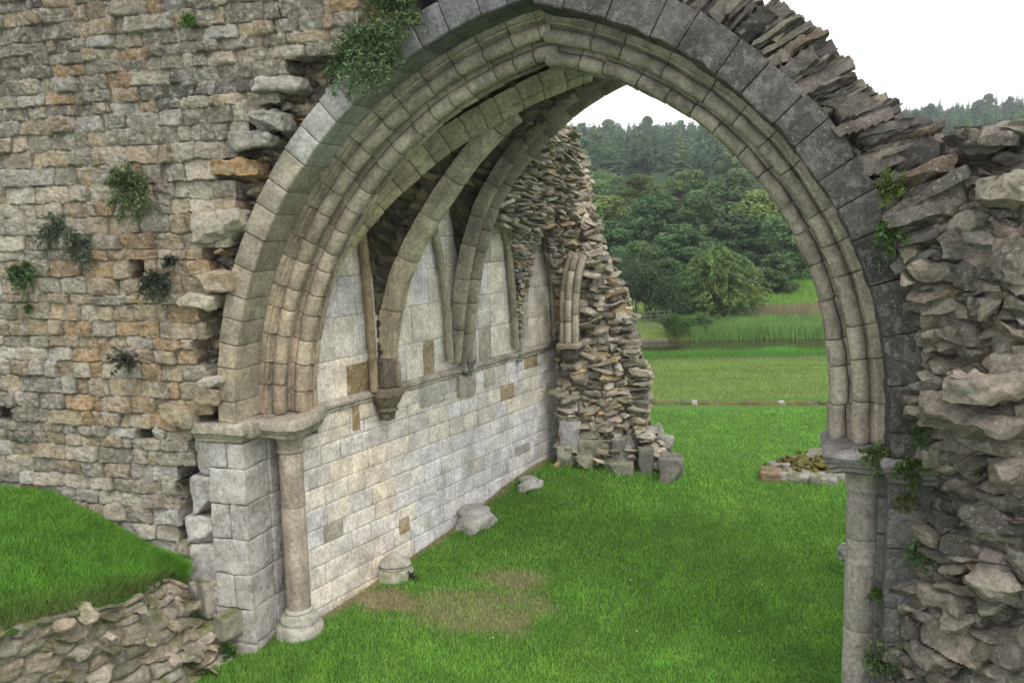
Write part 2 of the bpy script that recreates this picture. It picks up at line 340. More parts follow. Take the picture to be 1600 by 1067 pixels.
def c_l(t, k):
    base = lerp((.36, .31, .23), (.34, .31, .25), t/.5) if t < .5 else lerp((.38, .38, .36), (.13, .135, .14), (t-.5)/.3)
    return base*(.85+.3*rs.rand())
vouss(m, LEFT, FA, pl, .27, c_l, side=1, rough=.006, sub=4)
pr_ = lambda t: [(-.33, .0), (-.012, .0), (0, .012), (0, .43), (-.1, .45), (-.33, .45)]
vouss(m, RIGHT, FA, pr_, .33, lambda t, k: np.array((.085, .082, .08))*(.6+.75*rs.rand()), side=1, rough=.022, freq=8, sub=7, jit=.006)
m.build('voussoir_ring', M_ring, arch, ang=35)
def roll(c, r, a0, a1, n=8): return [(c[0]+r*math.cos(R_(a)), c[1]+r*math.sin(R_(a))) for a in np.linspace(a0, a1, n)]
PR1 = [(-.12, .44), (.0, .44), (.045, .445), (.05, .475), (.07, .48), (.085, .53), (.115, .55)]+roll((.185, .54), .075, -170, 40, 10)+[(.215, .625), (.22, .66)]
PR1b = [(.235, 1.0), (-.12, 1.0)]
PR2 = [(.20, .665), (.24, .665), (.285, .66), (.295, .69)]+roll((.37, .68), .078, -165, 50, 10)+[(.40, .765), (.42, .79), (.45, .78), (.455, .85), (.20, .85)]
PR1 = PR1+[(.2, .66), (.19, .84), (-.12, .84)]
def thin(PR, f): return lambda t: [(r*f(t) if r > .1 else r, d) for r, d in PR]
fL = lambda t: 1-.13*max(0, (t-.45)/.55); fR = lambda t: np.interp(t, [0, .45, .75, 1], [.87, .80, .90, 1.0])
m = MB()
cmou = lambda t, k: lerp((.40, .325, .24), (.35, .32, .26), t*1.5)*(.72+.5*rs.rand())
vouss(m, LEFT, FA, thin(PR1, fL), .29, cmou, side=1, rough=.008, sub=4, lenvar=.2); m.build('outer_roll_order', M_mou, arch, ang=40)
m = MB(); vouss(m, LEFT, FA, thin(PR2, fL), .27, cmou, side=1, rough=.008, sub=4, lenvar=.2); m.build('inner_roll_order', M_mou, arch, ang=40)
cmr = lambda t, k: lerp((.29, .27, .23), (.34, .30, .25), t)*(.85+.3*rs.rand())
m = MB(); vouss(m, RIGHT, FA, thin(PR1, fR), .38, cmr, side=1, rough=.012, freq=9, sub=6, bev=.012); m.build('outer_roll_order', M_mou, arch, ang=40)
m = MB(); vouss(m, RIGHT, FA, thin(PR2, fR), .31, cmr, side=1, rough=.018, freq=8, sub=6, bev=.014, jit=.012); m.build('inner_roll_order', M_mou, arch, ang=40)
# ------------------------------------------------------------------ left pier, impost, column
pier = thing('arch_pier', A(-.2, .2, -.3), 'pale lichened ashlar pier carrying the left foot of the big arch', 'pier')
m = MB()
def course_rows(z0, z1, h, var=.15):
    z = z0; r = []
    while z < z1-.05:
        e = min(z1, z+h*(1+var*(rs.rand()*2-1)));
        if z1-e < h*.4: e = z1
        r.append((z, e)); z = e
    return r
pc = lambda: lerp((.31, .295, .27), (.41, .385, .355), rs.rand())*(.85+.3*rs.rand())
for k, (a, b) in enumerate(course_rows(-.45, 2.03, .33)):
    z = (a+b)/2; zz = b-a-.006; f = 1+.04*(a < .25)
    if k % 2: block(m, A(-.215, .14, z), AA, (.43*f, .28, zz), pc(), b=.014, n=14, rough=.016, freq=6, var=.25); block(m, A(-.06, .36, z), AA, (.115, .155, zz), pc(), b=.014, n=8, rough=.008)
    else: block(m, A(-.10, .215, z), AA, (.20*f, .43, zz), pc(), b=.014, n=14, rough=.016, freq=6, var=.25); block(m, A(-.32, .12, z), AA, (.225, .24, zz), pc(), b=.02, n=12, rough=.012, freq=5)
    block(m, A(-.04, .66, z), AA, (.12, .44, zz), pc()*.9, b=.012, n=5, rough=.005)
block(m, A(-.22, .3, .8), AA, (.38, .5, 2.5), (.25, .24, .22), b=.02, n=6)
m.build('ashlar_shaft', M_pier, pier, ang=40)
m = MB()
for k, (a, b) in enumerate(course_rows(-.1, 2.10, .36, .3)):      # rough quoins between the wall and the pier
    w = .30+.12*rs.rand()+(.22 if a < .9 else 0); block(m, A(-.43-w/2+.05, .15+.03*rs.rand(), (a+b)/2), rotax(AA, .05), (w, .3, b-a-.01), pc()*(.9+.15*rs.rand()), b=.035, n=16, rough=.035, freq=6, cuts=3, var=.2)
m.build('quoin', M_pier, pier, ang=50)
m = MB()
IMP = [(-.05, 2.03), (.0, 2.03), (.02, 2.045), (.025, 2.07), (.045, 2.085), (.06, 2.12), (.085, 2.135), (.09, 2.19), (.075, 2.225), (.05, 2.235), (-.12, 2.237), (-.12, 2.03)]
plansweep(m, [(-.53, .0), (-.01, 0.0), (.0, .26), (.42, .26), (.42, .72), (.36, .92)], IMP, (.34, .31, .25), rough=.016)
block(m, A(-.2, .3, 2.16), AA, (.60, .58, .14), (.36, .33, .27), b=.01, n=8, rough=.006); block(m, A(.22, .5, 2.155), AA, (.42, .5, .14), (.34, .31, .25), b=.01, n=8, rough=.006)
m.build('impost_moulding', M_mou, pier, ang=40)
def column(u, d, label, zb, cbase, joints, cc, s=1., side=''):
    t = thing('column', A(u, d, zb), label, 'column', 'columns carrying the big arch'); P = A(u, d, 0)
    m = MB(); zs = [zb+.24]+joints+[1.84]
    for a, b in zip(zs[:-1], zs[1:]): lathe(m, P, [(.12, a+.002), (.137*s, a+.003), (.142*s, a+.012), (.141*s, (a+b)/2), (.14*s, b-.012), (.135*s, b-.003), (.12, b-.002)], cc*(.9+.2*rs.rand()), n=36, rough=.006, freq=5)
    m.build('shaft', M_mou, t, ang=40)
    m = MB(); lathe(m, P, [(.1, 1.835), (.155*s, 1.84), (.165*s, 1.855), (.155*s, 1.87), (.145*s, 1.88), (.15*s, 1.93), (.17*s, 1.98), (.20*s, 2.02), (.225*s, 2.04), (.225*s, 2.06), (.15, 2.06)], cc*.95, n=36, rough=.006)
    m.build('capital', M_mou, t, ang=40)
    m = MB(); lathe(m, P, [(.1, zb+.255), (.15*s, zb+.25), (.165*s, zb+.235), (.17*s, zb+.22), (.158*s, zb+.205), (.165*s, zb+.19), (.20*s, zb+.18), (.225*s, zb+.155), (.235*s, zb+.12), (.22*s, zb+.09), (.24*s, zb+.08), (.275*s, zb+.06), (.285*s, zb+.035), (.28*s, zb+.0), (.29*s, zb-.02), (.29*s, zb-.15), (.1, zb-.15)], cbase, n=40, rough=.010)
    m.build('base', M_pier, t, ang=40); return t
column(.235, .50, 'tall pale column standing at the left foot of the arch', -.13, (.38, .36, .29), [1.25], np.array((.35, .30, .25)), s=.90)
# springing block under mouldings on left
m = MB()
# ------------------------------------------------------------------ right pier, impost, column
pr2 = thing('arch_pier', A(6.2, .3, -.5), 'dark weathered pier carrying the right foot of the big arch', 'pier'); m = MB()
for k, (a, b) in enumerate(course_rows(-.6, 2.06, .42, .3)):
    z = (a+b)/2; zz = b-a-.008; c0 = lerp((.10, .10, .10), (.17, .165, .16), rs.rand())
    block(m, A(6.19, .15, z), AA, (.33, .30, zz), c0, b=.02, n=9, rough=.02)
    block(m, A(6.12, .62, z), AA, (.30, .62, zz), c0, b=.02, n=6, rough=.012)
m.build('ashlar_shaft', M_ring, pr2, ang=45)
m = MB(); IMR = [(-.05, 2.03), (.0, 2.03), (.03, 2.05), (.025, 2.08), (.06, 2.10), (.055, 2.13), (.09, 2.145), (.105, 2.19), (.08, 2.225), (.05, 2.235), (-.12, 2.237), (-.12, 2.03)]
plansweep(m, [(5.62, .95), (5.62, .22), (6.03, .22), (6.05, .0), (6.38, .0)], IMR, (.19, .185, .18), rough=.02)
block(m, A(5.85, .55, 2.15), AA, (.44, .66, .15), (.2, .195, .19), b=.01, n=8, rough=.008); block(m, A(6.2, .3, 2.15), AA, (.34, .6, .15), (.15, .15, .15), b=.01, n=8, rough=.008)
m.build('impost_moulding', M_mou, pr2, ang=40)
column(5.87, .44, 'tall pale column at the right foot of the arch beside dark rubble', -.5, (.3, .3, .26), [.6, 1.42], np.array((.30, .275, .25)), s=.97)

# ------------------------------------------------------------------ left rubble wall
def inpoly(x, y, poly):
    poly = np.asarray(poly); ins = np.zeros(np.shape(x), bool); j = len(poly)-1
    for i in range(len(poly)):
        xi, yi = poly[i]; xj, yj = poly[j]; c = ((yi > y) != (yj > y)) & (x < (xj-xi)*(y-yi)/(yj-yi+1e-12)+xi); ins ^= c; j = i
    return ins
def uzA(x, y, d=0): P = pxA(x, y, d); a = toA(P); return float(a[0]), float(a[2])
edge = [(690, -60), (690, 0), (640, 22), (560, 60), (510, 95), (474, 118), (470, 142), (430, 165), (452, 190), (410, 207), (412, 232), (374, 245), (378, 292), (386, 330), (384, 372), (330, 384), (332, 418), (362, 424), (362, 452), (338, 470), (345, 495), (328, 520), (338, 560), (320, 600), (332, 640), (322, 655), (298, 670), (300, 720), (292, 830), (300, 1010)]
poly = [uzA(*p) for p in edge]+[(-6, -1), (-6, 9), (2, 9)]
wall = thing('rubble_wall', A(-2.5, .2, -.3), 'coursed rubble stone wall at the left with ragged broken edge and plants', 'wall')
S = seeds_rows(-4.3, 1.6, -.3, 7.0, .142, .27, js=.09, hv=.32, lv=.65); keep = inpoly(S[:, 0]+S[:, 2]*.6, S[:, 1], poly)
def wfn(i):
    s, z = S[i, :2]; w = np.ones(7); edgeness = math.exp(-((s+1.2)/.75)**2)*(1 if z < 4.6 else .2)*(z > 2.1)
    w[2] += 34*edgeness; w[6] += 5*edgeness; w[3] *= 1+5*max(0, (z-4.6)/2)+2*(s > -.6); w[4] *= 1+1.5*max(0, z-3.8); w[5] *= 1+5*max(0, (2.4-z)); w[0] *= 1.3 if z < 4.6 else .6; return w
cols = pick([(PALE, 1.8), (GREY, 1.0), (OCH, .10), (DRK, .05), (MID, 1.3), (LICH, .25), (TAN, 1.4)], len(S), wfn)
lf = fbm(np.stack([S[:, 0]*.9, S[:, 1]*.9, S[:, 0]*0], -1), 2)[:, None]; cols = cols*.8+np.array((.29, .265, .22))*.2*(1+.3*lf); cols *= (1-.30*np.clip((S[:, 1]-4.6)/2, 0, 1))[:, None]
uu, zz = np.meshgrid(np.arange(-4.2, 1.5, .011), np.arange(6.9, -.3, -.011)); P = A(uu, -.03, zz)
holes = [(658/2, 385), ]
hol = [uzA(x, y) for x, y in ((355, 398), (220, 435), (8, 650), (220, 668), (440, 140))]
kv = keep.copy()
hd = [np.argmin((S[:, 0]-h[0])**2+(S[:, 1]-h[1])**2) for h in hol[1:4]]
kv[hd] = False
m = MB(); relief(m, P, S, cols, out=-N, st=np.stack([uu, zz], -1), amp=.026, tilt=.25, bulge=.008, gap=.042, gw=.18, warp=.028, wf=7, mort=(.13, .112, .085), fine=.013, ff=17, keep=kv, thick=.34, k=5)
for x, y, w, h in ((372, 262, 60, 22), (400, 218, 60, 26), (348, 355, 70, 45), (352, 395, 8, 6), (337, 438, 60, 32), (310, 470, 60, 24), (425, 190, 50, 30), (440, 135, 60, 20), (330, 615, 36, 26), (285, 645, 50, 34), (335, 595, 34, 16)):
    u_, z_ = uzA(x, y); s_ = 1/150.; block(m, A(u_, .03, z_), rotax(AA, .08), (w*s_*1.15, .34, h*s_), pick([(OCH, 2), (TAN, 2), (PALE, .5)], 1)[0] if y > 230 else np.array(GREY)*.9, b=.03, n=24, rough=.04, freq=8, cuts=3, var=.25)
m.build('face_stones', M_rub, wall)
m = MB(); block(m, A(-2.75, .75, 3.2), AA, (4.0, .6, 7.8), (.12, .1, .08), b=.02, n=20, rough=.04); m.build('wall_core', M_rub, wall)
# dark putlog holes are real recess boxes: darker stones set back
m = MB(); S2 = seeds_rows(-1.9, 1.9, 2.1, 6.9, .09, .16, js=.4, hv=.5, lv=.6); c2 = pick([(TAN, 1.2), (MID, 2), (DRK, 1.6), (OCH, .6), (PALE, .5)], len(S2))
uu, zz = np.meshgrid(np.arange(-1.7, 1.8, .016), np.arange(6.8, 2.15, -.016)); dist = np.hypot(uu-cl[0], zz-cl[1]); mk = (dist > rl+.12)
P = A(uu, .27, zz); relief(m, P, S2, c2, out=-N, st=np.stack([uu, zz], -1), amp=.07, tilt=.5, bulge=.02, gap=.06, gw=.3, warp=.04, wf=6, mort=(.07, .06, .05), mask=mk, thick=.5, k=3)
for i in range(190):
    t = rs.rand(); a = math.pi-t*(math.pi-tl)*.80; r = rl+.26+rs.rand()*.4; u_ = cl[0]+r*math.cos(a); z_ = cl[1]+r*math.sin(a)
    if z_ < 2.35 or inpoly(np.array(u_), np.array(z_), poly): continue
    block(m, A(u_, .2+.1*rs.rand(), z_), rotax(AA, .35), (.10+.14*rs.rand(), .22, .04+.06*rs.rand()), pick([(TAN, 2), (MID, 2), (DRK, 1), (OCH, 1)], 1)[0], b=.02, n=8, rough=.02, freq=9, cuts=5)
m.build('exposed_core', M_rub, wall)

# ------------------------------------------------------------------ side wall of ashlar
sw = thing('ashlar_wall', WS(2.8, -.3, -.2), 'long pale ashlar wall running back from the arch with a string course', 'wall')
m = MB(); palw = [((.62, .575, .51), 4), ((.56, .53, .50), 3), ((.60, .58, .585), 3), ((.34, .27, .17), .25), ((.37, .34, .29), .5), ((.65, .60, .52), 2)]
for r, (a, b) in enumerate(course_rows(-.5, 1.93, .225, .12)+course_rows(1.93, 2.25, .32, 0)+course_rows(2.25, 5.1, .40, .2)):
    s = .12-rs.rand()*.02 if b > 2.0 else -.16
    top = 5.2
    while s < 6.0:
        l = .24+.26*rs.rand()
        if a > 1.9: l *= .9
        e = s+l; c = np.asarray(palw[rs.choice(6, p=np.array([4, 3, 3, .25, .5, 2])/12.75)][0])*(.92+.14*rs.rand()); z = (a+b)/2
        if .2 < s < 1.2 and a < 2.5: c = c*(1.0, .96, .9)
        if a < 1.3 and s > 1.5: c = c*.5+np.array((.60, .60, .64))*.5
        if b > 2.0 and a < 2.2: b_ = b
        block(m, WS((s+e)/2, -.1+(rs.rand()-.5)*.007, z), rotax(WA, .006), (l-.006, .2, b-a-.006), c, b=.008, n=9, rough=.006, freq=7, var=.14)
        s = e
for x, y, w_, h_, c in ((562, 590, .44, .34, (.24, .175, .09)), (556, 652, .13, .30, (.27, .19, .10)), (816, 702, .46, .15, (.33, .31, .28)), (676, 617, .55, .26, (.37, .36, .31)), (632, 820, .20, .20, (.33, .25, .15)), (765, 590, .3, .22, (.40, .39, .33)), (852, 392+100, .16, .3, (.45, .42, .30))):
    block(m, pxW(x, y, .0)-WN*.094, WA, (w_, .2, h_), c, b=.006, n=7, rough=.004, var=.12)
m.build('ashlar_blocks', M_ash, sw, ang=40)
m = MB(); block(m, WS(3.05, -.26, 2.3), WA, (5.9, .505, 5.6), (.30, .27, .22), b=.02, n=12, rough=.0); m.build('wall_core', M_ash, sw)
m = MB(); plansweep(m, [(.05, 0), (5.75, 0)], [(-.05, 2.12), (.008, 2.12), (.03, 2.135), (.025, 2.165), (.055, 2.185), (.06, 2.22), (.02, 2.25), (-.05, 2.26)], (.36, .33, .28), W=lambda s, e, z: WS(s, -e, z), rough=.012, sub=.05)
m.build('string_course', M_mou, sw, ang=40)
# wall ribs
def formeret(s0, s1, zap, skipL=False, skipR=False, zb=2.25):
    sa = (s0+s1)/2; w = (s1-s0)/2; out = []
    for sg in (-1, 1):
        t = np.linspace(0, 1, 26); ang = t*math.pi*.5; ss = sa+sg*w*(1-(1-np.cos(ang*.98))**1.0)if False else sa+sg*w*(np.cos(ang)**.75); z = zb+(zap-zb)*np.sin(ang)**.9*1.0
        out.append(np.stack([ss, z], 1))
    return out
FM = {1: formeret(.0, 1.18, 4.75), 2: formeret(1.42, 2.98, 4.85), 3: formeret(3.15, 4.50, 4.75), 4: formeret(4.62, 5.72, 4.62)}
def formleg(pts, col, px=False):
    m = MB(); p, _ = resample(np.array(pts), 40)
    if px: p = smooth_path(pts, 40, 2)
    P = np.array([pxW(a, b, .07) for a, b in p]) if px else WS(p[:, 0], .045, p[:, 1]); i = 0
    while i < 39:
        j = min(39, i+6+int(rs.rand()*5)); q = P[i:j+1].copy(); q[-1] = q[-1]*.97+q[-2]*.03; q += np.stack([fbm(q*6+k*9, 2) for k in range(3)], 1)*.006
        r = np.full(len(q), .052); r[0] = r[-1] = .045; tube(m, q, r, np.asarray(col)*(.85+.3*rs.rand()), n=12); i = j
    return m
for k in FM:
    if k < 4: formleg(FM[k][0], (.33, .29, .23)).build('wall_rib', M_mou, sw, ang=60)
PXL = {1: [(556, 322), (565, 360), (572, 430), (578, 500), (582, 560), (585, 612)], 2: [(655, 300), (674, 336), (684, 381), (694, 436), (700, 496), (703, 566)], 3: [(778, 318), (787, 343), (794, 381), (799, 436), (804, 501), (807, 546)], 5: [(832, 400), (823, 436), (817, 496), (814, 544)], 4: [(846, 330), (853, 356), (859, 396), (864, 456), (867, 530)]}
for k in PXL: formleg(PXL[k], (.30, .23, .15) if k == 1 else (.32, .29, .23), True).build('wall_rib', M_mou, sw, ang=60)

# ------------------------------------------------------------------ vault ribs
def vplane(a, b):
    Pa, Pb = A(a[0], a[1], 0), A(b[0], b[1], 0); t = (Pb-Pa)/np.linalg.norm(Pb-Pa); return (Pa, t, np.array([-t[1], t[0], 0]))
def p3(fr, q): q = np.asarray(q); return fr[0]+q[:, :1]*fr[1]+q[:, 1:2]*Z3
fr3 = vplane((.45, .95), (3.1, 2.3)); pt3 = smooth_path([(-.30, 2.25), (-.26, 3.0), (-.13, 3.45), (.06, 3.76), (.45, 4.19), (.72, 4.5), (1.18, 4.88), (1.57, 5.14), (1.92, 5.33), (2.46, 5.6), (2.97, 5.78)])
rib3 = thing('vault_rib', p3(fr3, pt3[:1])[0], 'moulded diagonal rib rising right behind the big arch from its left foot', 'vault rib', 'ribs of the broken vault')
m = MB(); PRR = [(-.26, -.12), (-.12, -.12), (-.09, -.09), (-.07, -.10), (-.05, -.065)]+roll((-.05, 0), .06, -70, 70, 7)+[(-.05, .065), (-.07, .1), (-.09, .09), (-.12, .12), (-.26, .12)]
cri = lambda t, k: lerp((.40, .33, .22), (.33, .32, .23), t)*(.85+.3*rs.rand())
PRR = [(r_+.09, l_*1.1) for r_, l_ in PRR]
vouss(m, pt3, fr3, PRR, .24, cri, side=1, rough=.006, sub=4); m.build('rib_stones', M_mou, rib3, ang=40)
frb = vplane((.61, 2.13), (3.1, 2.3)); ptb = smooth_path([(.10, 2.45), (.13, 2.7), (.19, 3.05), (.33, 3.55), (.57, 3.98), (.83, 4.36), (1.15, 4.78), (1.53, 5.17), (1.72, 5.30)])
ribb = thing('vault_rib', p3(frb, ptb[:1])[0], 'broken pale chamfered rib springing from the dark corbel and ending in mid air', 'vault rib', 'ribs of the broken vault')
m = MB(); PRB = [(-.22, -.13), (-.07, -.13), (0, -.065), (.0, .065), (-.07, .13), (-.22, .13)]
vouss(m, ptb, frb, PRB, .62, lambda t, k: lerp((.44, .37, .26), (.42, .40, .31), t*1.3)*(.9+.2*rs.rand()), side=1, rough=.007, sub=6, lenvar=.3); m.build('rib_stones', M_mou, ribb, ang=40)
fB = vplane((.98, 3.7), (4, 3.7)); ptB = smooth_path([(.10, 2.3), (.14, 2.55), (.18, 2.9), (.33, 3.74), (.55, 4.38), (.85, 4.82), (1.3, 5.28), (1.68, 5.58), (2.05, 5.78), (2.35, 5.9)])
archB = thing('broken_arch', p3(fB, ptB[:1])[0], 'second broken arch of triple rolls rising behind the vault, dark at its top', 'arch')
m = MB()
for c_, r_, nm in (((-.11, -.17), .06, 0), ((-.02, -.03), .075, 1), ((-.10, .09), .06, 2)):
    pr = [(-.24, c_[1]-.06)]+[(c_[0]+r_*math.cos(a), c_[1]+r_*math.sin(a)) for a in np.linspace(-1.5, 1.5, 8)]+[(-.24, c_[1]+.06)]
    vouss(m, ptB, fB, pr, .40, lambda t, k: lerp((.36, .32, .26), (.20, .19, .15), t*1.6)*(.85+.3*rs.rand()), side=1, rough=.006, sub=4, jit=.002)
vouss(m, ptB, fB, [(-.22, -.14), (-.13, -.12), (-.13, .10), (-.22, .10)], .4, lambda t, k: np.array((.22, .2, .16)), side=1, rough=.01)
m.build('roll_mouldings', M_mou, archB, ang=40)

# ------------------------------------------------------------------ vault webs (lofted rubble)
web = thing('vault_web', A(1.5, 2.4, 2.4), 'dark rubble web of the surviving vault behind the arch and its ribs', 'vault')
ctr = A(3.05, 2.3, 6.02)
def curve3(pts, n): return resample(np.asarray(pts), n)[0]
def loft(ca, cb, n, q, seedh=.055, seedl=.26, umax=3.2):
    a = curve3(ca, n); b = curve3(cb, n); t = np.linspace(0, 1, q)[None, :, None]; P = a[:, None]*(1-t)+b[:, None]*t
    # arc heights
    mid = (a+b)/2; tt = np.r_[0, np.cumsum(np.linalg.norm(np.diff(mid, axis=0), axis=1))]; ww = np.linalg.norm(a-b, axis=1)
    st = np.stack([(t[0, :, 0][None]-.5)*ww[:, None], np.repeat(tt[:, None], q, 1)], -1)
    P = P+0*P; return P, st, tt[-1], ww.max()
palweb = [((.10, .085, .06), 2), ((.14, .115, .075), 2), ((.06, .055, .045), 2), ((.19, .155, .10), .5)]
mw = MB()
def webcell(ca, cb, umax=3.55, zmin=0):
    P, st, H_, W_ = loft(ca, cb, 190, 90); S = seeds_rows(-W_/2-.1, W_/2+.1, 0, H_+.1, .07, .30, js=.3, hv=.4, lv=.6); c = pick(palweb, len(S))
    u_ = (P-L0)@U; mk = (u_ < umax+.25*fbm(P.reshape(-1, 3)*3, 2).reshape(u_.shape)) & (P[..., 2] > zmin)
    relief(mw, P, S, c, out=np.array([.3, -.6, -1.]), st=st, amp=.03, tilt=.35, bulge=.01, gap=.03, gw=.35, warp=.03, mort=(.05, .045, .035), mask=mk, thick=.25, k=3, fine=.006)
def leg3(k, li, e=.02): q = FM[k][li]; return WS(q[:, 0], e, q[:, 1])
def crown(k, e=.02, to=None):
    a = leg3(k, 0, e)[-1]; to = ctr if to is None else to; t = np.linspace(0, 1, 12)[1:, None]; P = a*(1-t)+to*t; P[:, 2] += .22*np.sin(t[:, 0]*math.pi); return P
def ribline(fr, pt, back=.18, ext=None):
    nn = np.gradient(pt, axis=0); nn /= np.linalg.norm(nn, axis=1)[:, None]; o = np.stack([-nn[:, 1], nn[:, 0]], 1)*back; P = p3(fr, pt+o); return P if ext is None else np.concatenate([P, [ext]])
R3 = ribline(fr3, pt3, .2); RB = ribline(frb, ptb, .17, ctr); RA = ribline(fB, ptB, .16)
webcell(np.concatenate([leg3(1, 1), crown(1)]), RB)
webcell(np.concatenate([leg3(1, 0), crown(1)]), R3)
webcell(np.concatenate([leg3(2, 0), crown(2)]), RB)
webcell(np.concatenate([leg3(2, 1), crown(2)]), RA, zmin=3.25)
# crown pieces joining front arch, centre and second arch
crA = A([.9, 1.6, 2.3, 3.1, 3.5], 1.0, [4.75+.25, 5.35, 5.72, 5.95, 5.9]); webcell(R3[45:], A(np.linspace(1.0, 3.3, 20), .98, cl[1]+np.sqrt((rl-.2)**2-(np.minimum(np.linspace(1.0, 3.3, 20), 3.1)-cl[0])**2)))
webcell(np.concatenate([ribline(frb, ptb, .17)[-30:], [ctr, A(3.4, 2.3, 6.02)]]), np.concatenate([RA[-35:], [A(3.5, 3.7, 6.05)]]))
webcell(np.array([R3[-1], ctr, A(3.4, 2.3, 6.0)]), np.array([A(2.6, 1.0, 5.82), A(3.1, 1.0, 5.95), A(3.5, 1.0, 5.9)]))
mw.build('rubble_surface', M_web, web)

# ------------------------------------------------------------------ end pier and haunches
endp = thing('broken_pier', A(2.2, 6., .2), 'tall ragged heap-like pier of broken rubble masonry at the far end of the ashlar wall', 'ruined pier')
def dplane(y):   # depth of end face by image row
    return np.interp(y, [200, 350, 560, 740], [6.6, 6.3, 6.05, 5.75])
rows = []
LE = [(200, 868), (225, 850), (255, 838), (300, 838), (340, 850), (360, 858), (400, 864), (470, 868), (540, 872), (735, 870)]
RE = [(200, 884), (215, 892), (240, 903), (262, 912), (300, 923), (322, 920), (350, 934), (378, 936), (402, 950), (435, 966), (452, 974), (470, 981), (490, 986), (512, 992), (535, 997), (560, 1000), (575, 1010), (590, 1016), (605, 1010), (630, 1014), (658, 1008), (680, 1022), (700, 1035), (740, 1050)]
for y in range(200, 741, 10):
    xl = np.interp(y, [a for a, b in LE], [b for a, b in LE]); xr = np.interp(y, [a for a, b in RE], [b for a, b in RE]); d = dplane(y); rows.append((pxA(xl, y, d), pxA(xr, y, d-.0)))
G = rowgrid(rows, .014); aa = toA(G.reshape(-1, 3)); uu = aa[0].reshape(G.shape[:2]); zz = G[..., 2]
# big scale craggy depth
G = G+N*(fbm(np.stack([uu*1.6, zz*1.3, uu*0], -1), 2)*.16+np.clip((uu-uu.mean(1)[:, None])/1.2, 0, 1)[..., None][..., 0]**2*.5)[..., None]
pale_end = [((.42, .37, .28), 2), ((.34, .31, .26), 2.5), ((.19, .175, .15), 1.5), ((.38, .28, .16), .7), ((.48, .45, .38), 1)]
S = seeds_rows(uu.min()-.2, uu.max()+.2, 0, 5.9, .10, .23, js=.4, hv=.45, lv=.6); cE = pick(pale_end, len(S))
m = MB(); relief(m, G, S, cE, out=-N, st=np.stack([uu, zz], -1), amp=.075, tilt=.7, bulge=.03, gap=.075, gw=.3, warp=.06, wf=5, mort=(.14, .125, .10), thick=.8, k=3, fine=.014, ff=12)
def edge_stones(m, line, n, dmin, dmax, sz, pal, rough=.025, fn=pxA, inset=4, nn=7):
    p, _ = resample(line, n)
    for i in range(n):
        w = sz*(.6+.9*rs.rand()); hgt = w*(.28+.3*rs.rand()); d = dmin+(dmax-dmin)*rs.rand(); P = fn(p[i, 0]-inset+rs.randn()*3, p[i, 1]+rs.randn()*3, d)
        block(m, P, rotax(AA, .22), (w, w*.8, hgt), pick(pal, 1)[0], b=.03, n=nn, rough=rough, freq=7)
for y in np.arange(205, 740, 7.5):
    xr = np.interp(y, [a for a, b in RE], [b for a, b in RE]); d0 = dplane(y)
    for k in range(3):
        w = .16+.2*rs.rand(); block(m, pxA(xr-8-rs.rand()*6, y+rs.rand()*6, d0+.02+k*.28+.1*rs.rand()), rotax(AA, .2), (w, .26, .05+.07*rs.rand()), pick(pale_end, 1)[0]*.85, b=.012, n=8, rough=.026, freq=8, cuts=6, var=.2)
for i in range(70):
    y = 215+rs.rand()*500; xl = np.interp(y, [a for a, b in LE], [b for a, b in LE]); xr = np.interp(y, [a for a, b in RE], [b for a, b in RE]); f_ = .1+.85*rs.rand(); block(m, pxA(xl+(xr-xl)*f_, y, dplane(y)+.06+.3*max(0, f_*2-1)**2), rotax(AA, .16), (.22+.22*rs.rand(), .34, .09+.09*rs.rand()), pick(pale_end, 1)[0]*(.8+.3*rs.rand()), b=.015, n=14, rough=.03, freq=7, cuts=6, var=.2)
for i in range(190):          # proud slabs on the face
    y = 205+rs.rand()*520; xl = np.interp(y, [a for a, b in LE], [b for a, b in LE]); xr = np.interp(y, [a for a, b in RE], [b for a, b in RE]); x = xl+(xr-xl)*rs.rand()
    g = (x-(xl+xr)/2)/max(1, (xr-xl)/2); w = .10+.30*rs.rand()**2; t_ = .03+.10*rs.rand()**1.6
    block(m, pxA(x, y, dplane(y)-.05+.3*max(0, g)**2), rotax(AA, .38), (w, .2+.2*rs.rand(), t_), pick(pale_end, 1)[0]*(.7+.5*rs.rand()), b=.010, n=8, rough=.024, freq=8, cuts=6, var=.2)
m.build('rubble_core', M_end, endp, ang=38)
m = MB(); 
for (x0, x1, y0, y1, dd, c) in ((872, 905, 660, 700, 5.72, (.33, .33, .33)), (905, 955, 692, 716, 5.66, (.24, .24, .18)), (955, 992, 688, 722, 5.62, (.22, .22, .19)), (868, 898, 700, 728, 5.62, (.30, .30, .25)), (900, 935, 716, 735, 5.55, (.27, .26, .19)), (935, 988, 716, 745, 5.52, (.25, .25, .2)), (990, 1020, 706, 745, 5.6, (.14, .14, .12)), (1018, 1047, 690, 715, 5.95, (.17, .17, .15)), (1028, 1066, 720, 755, 5.35, (.17, .165, .15)), (1012, 1032, 672, 700, 6.1, (.2, .2, .17))):
    a = pxA(x0, y1, dd); b = pxA(x1, y0, dd); c0 = (a+b)/2+N*.22; block(m, c0, rotax(AA, .07), (np.linalg.norm((b-a)[:2])-.01, .45, (b-a)[2]+.03), np.array(c)*1.15, b=.02, n=14, rough=.03, freq=6, cuts=3, var=.2)
m.build('plinth_blocks', M_end, endp, ang=50)
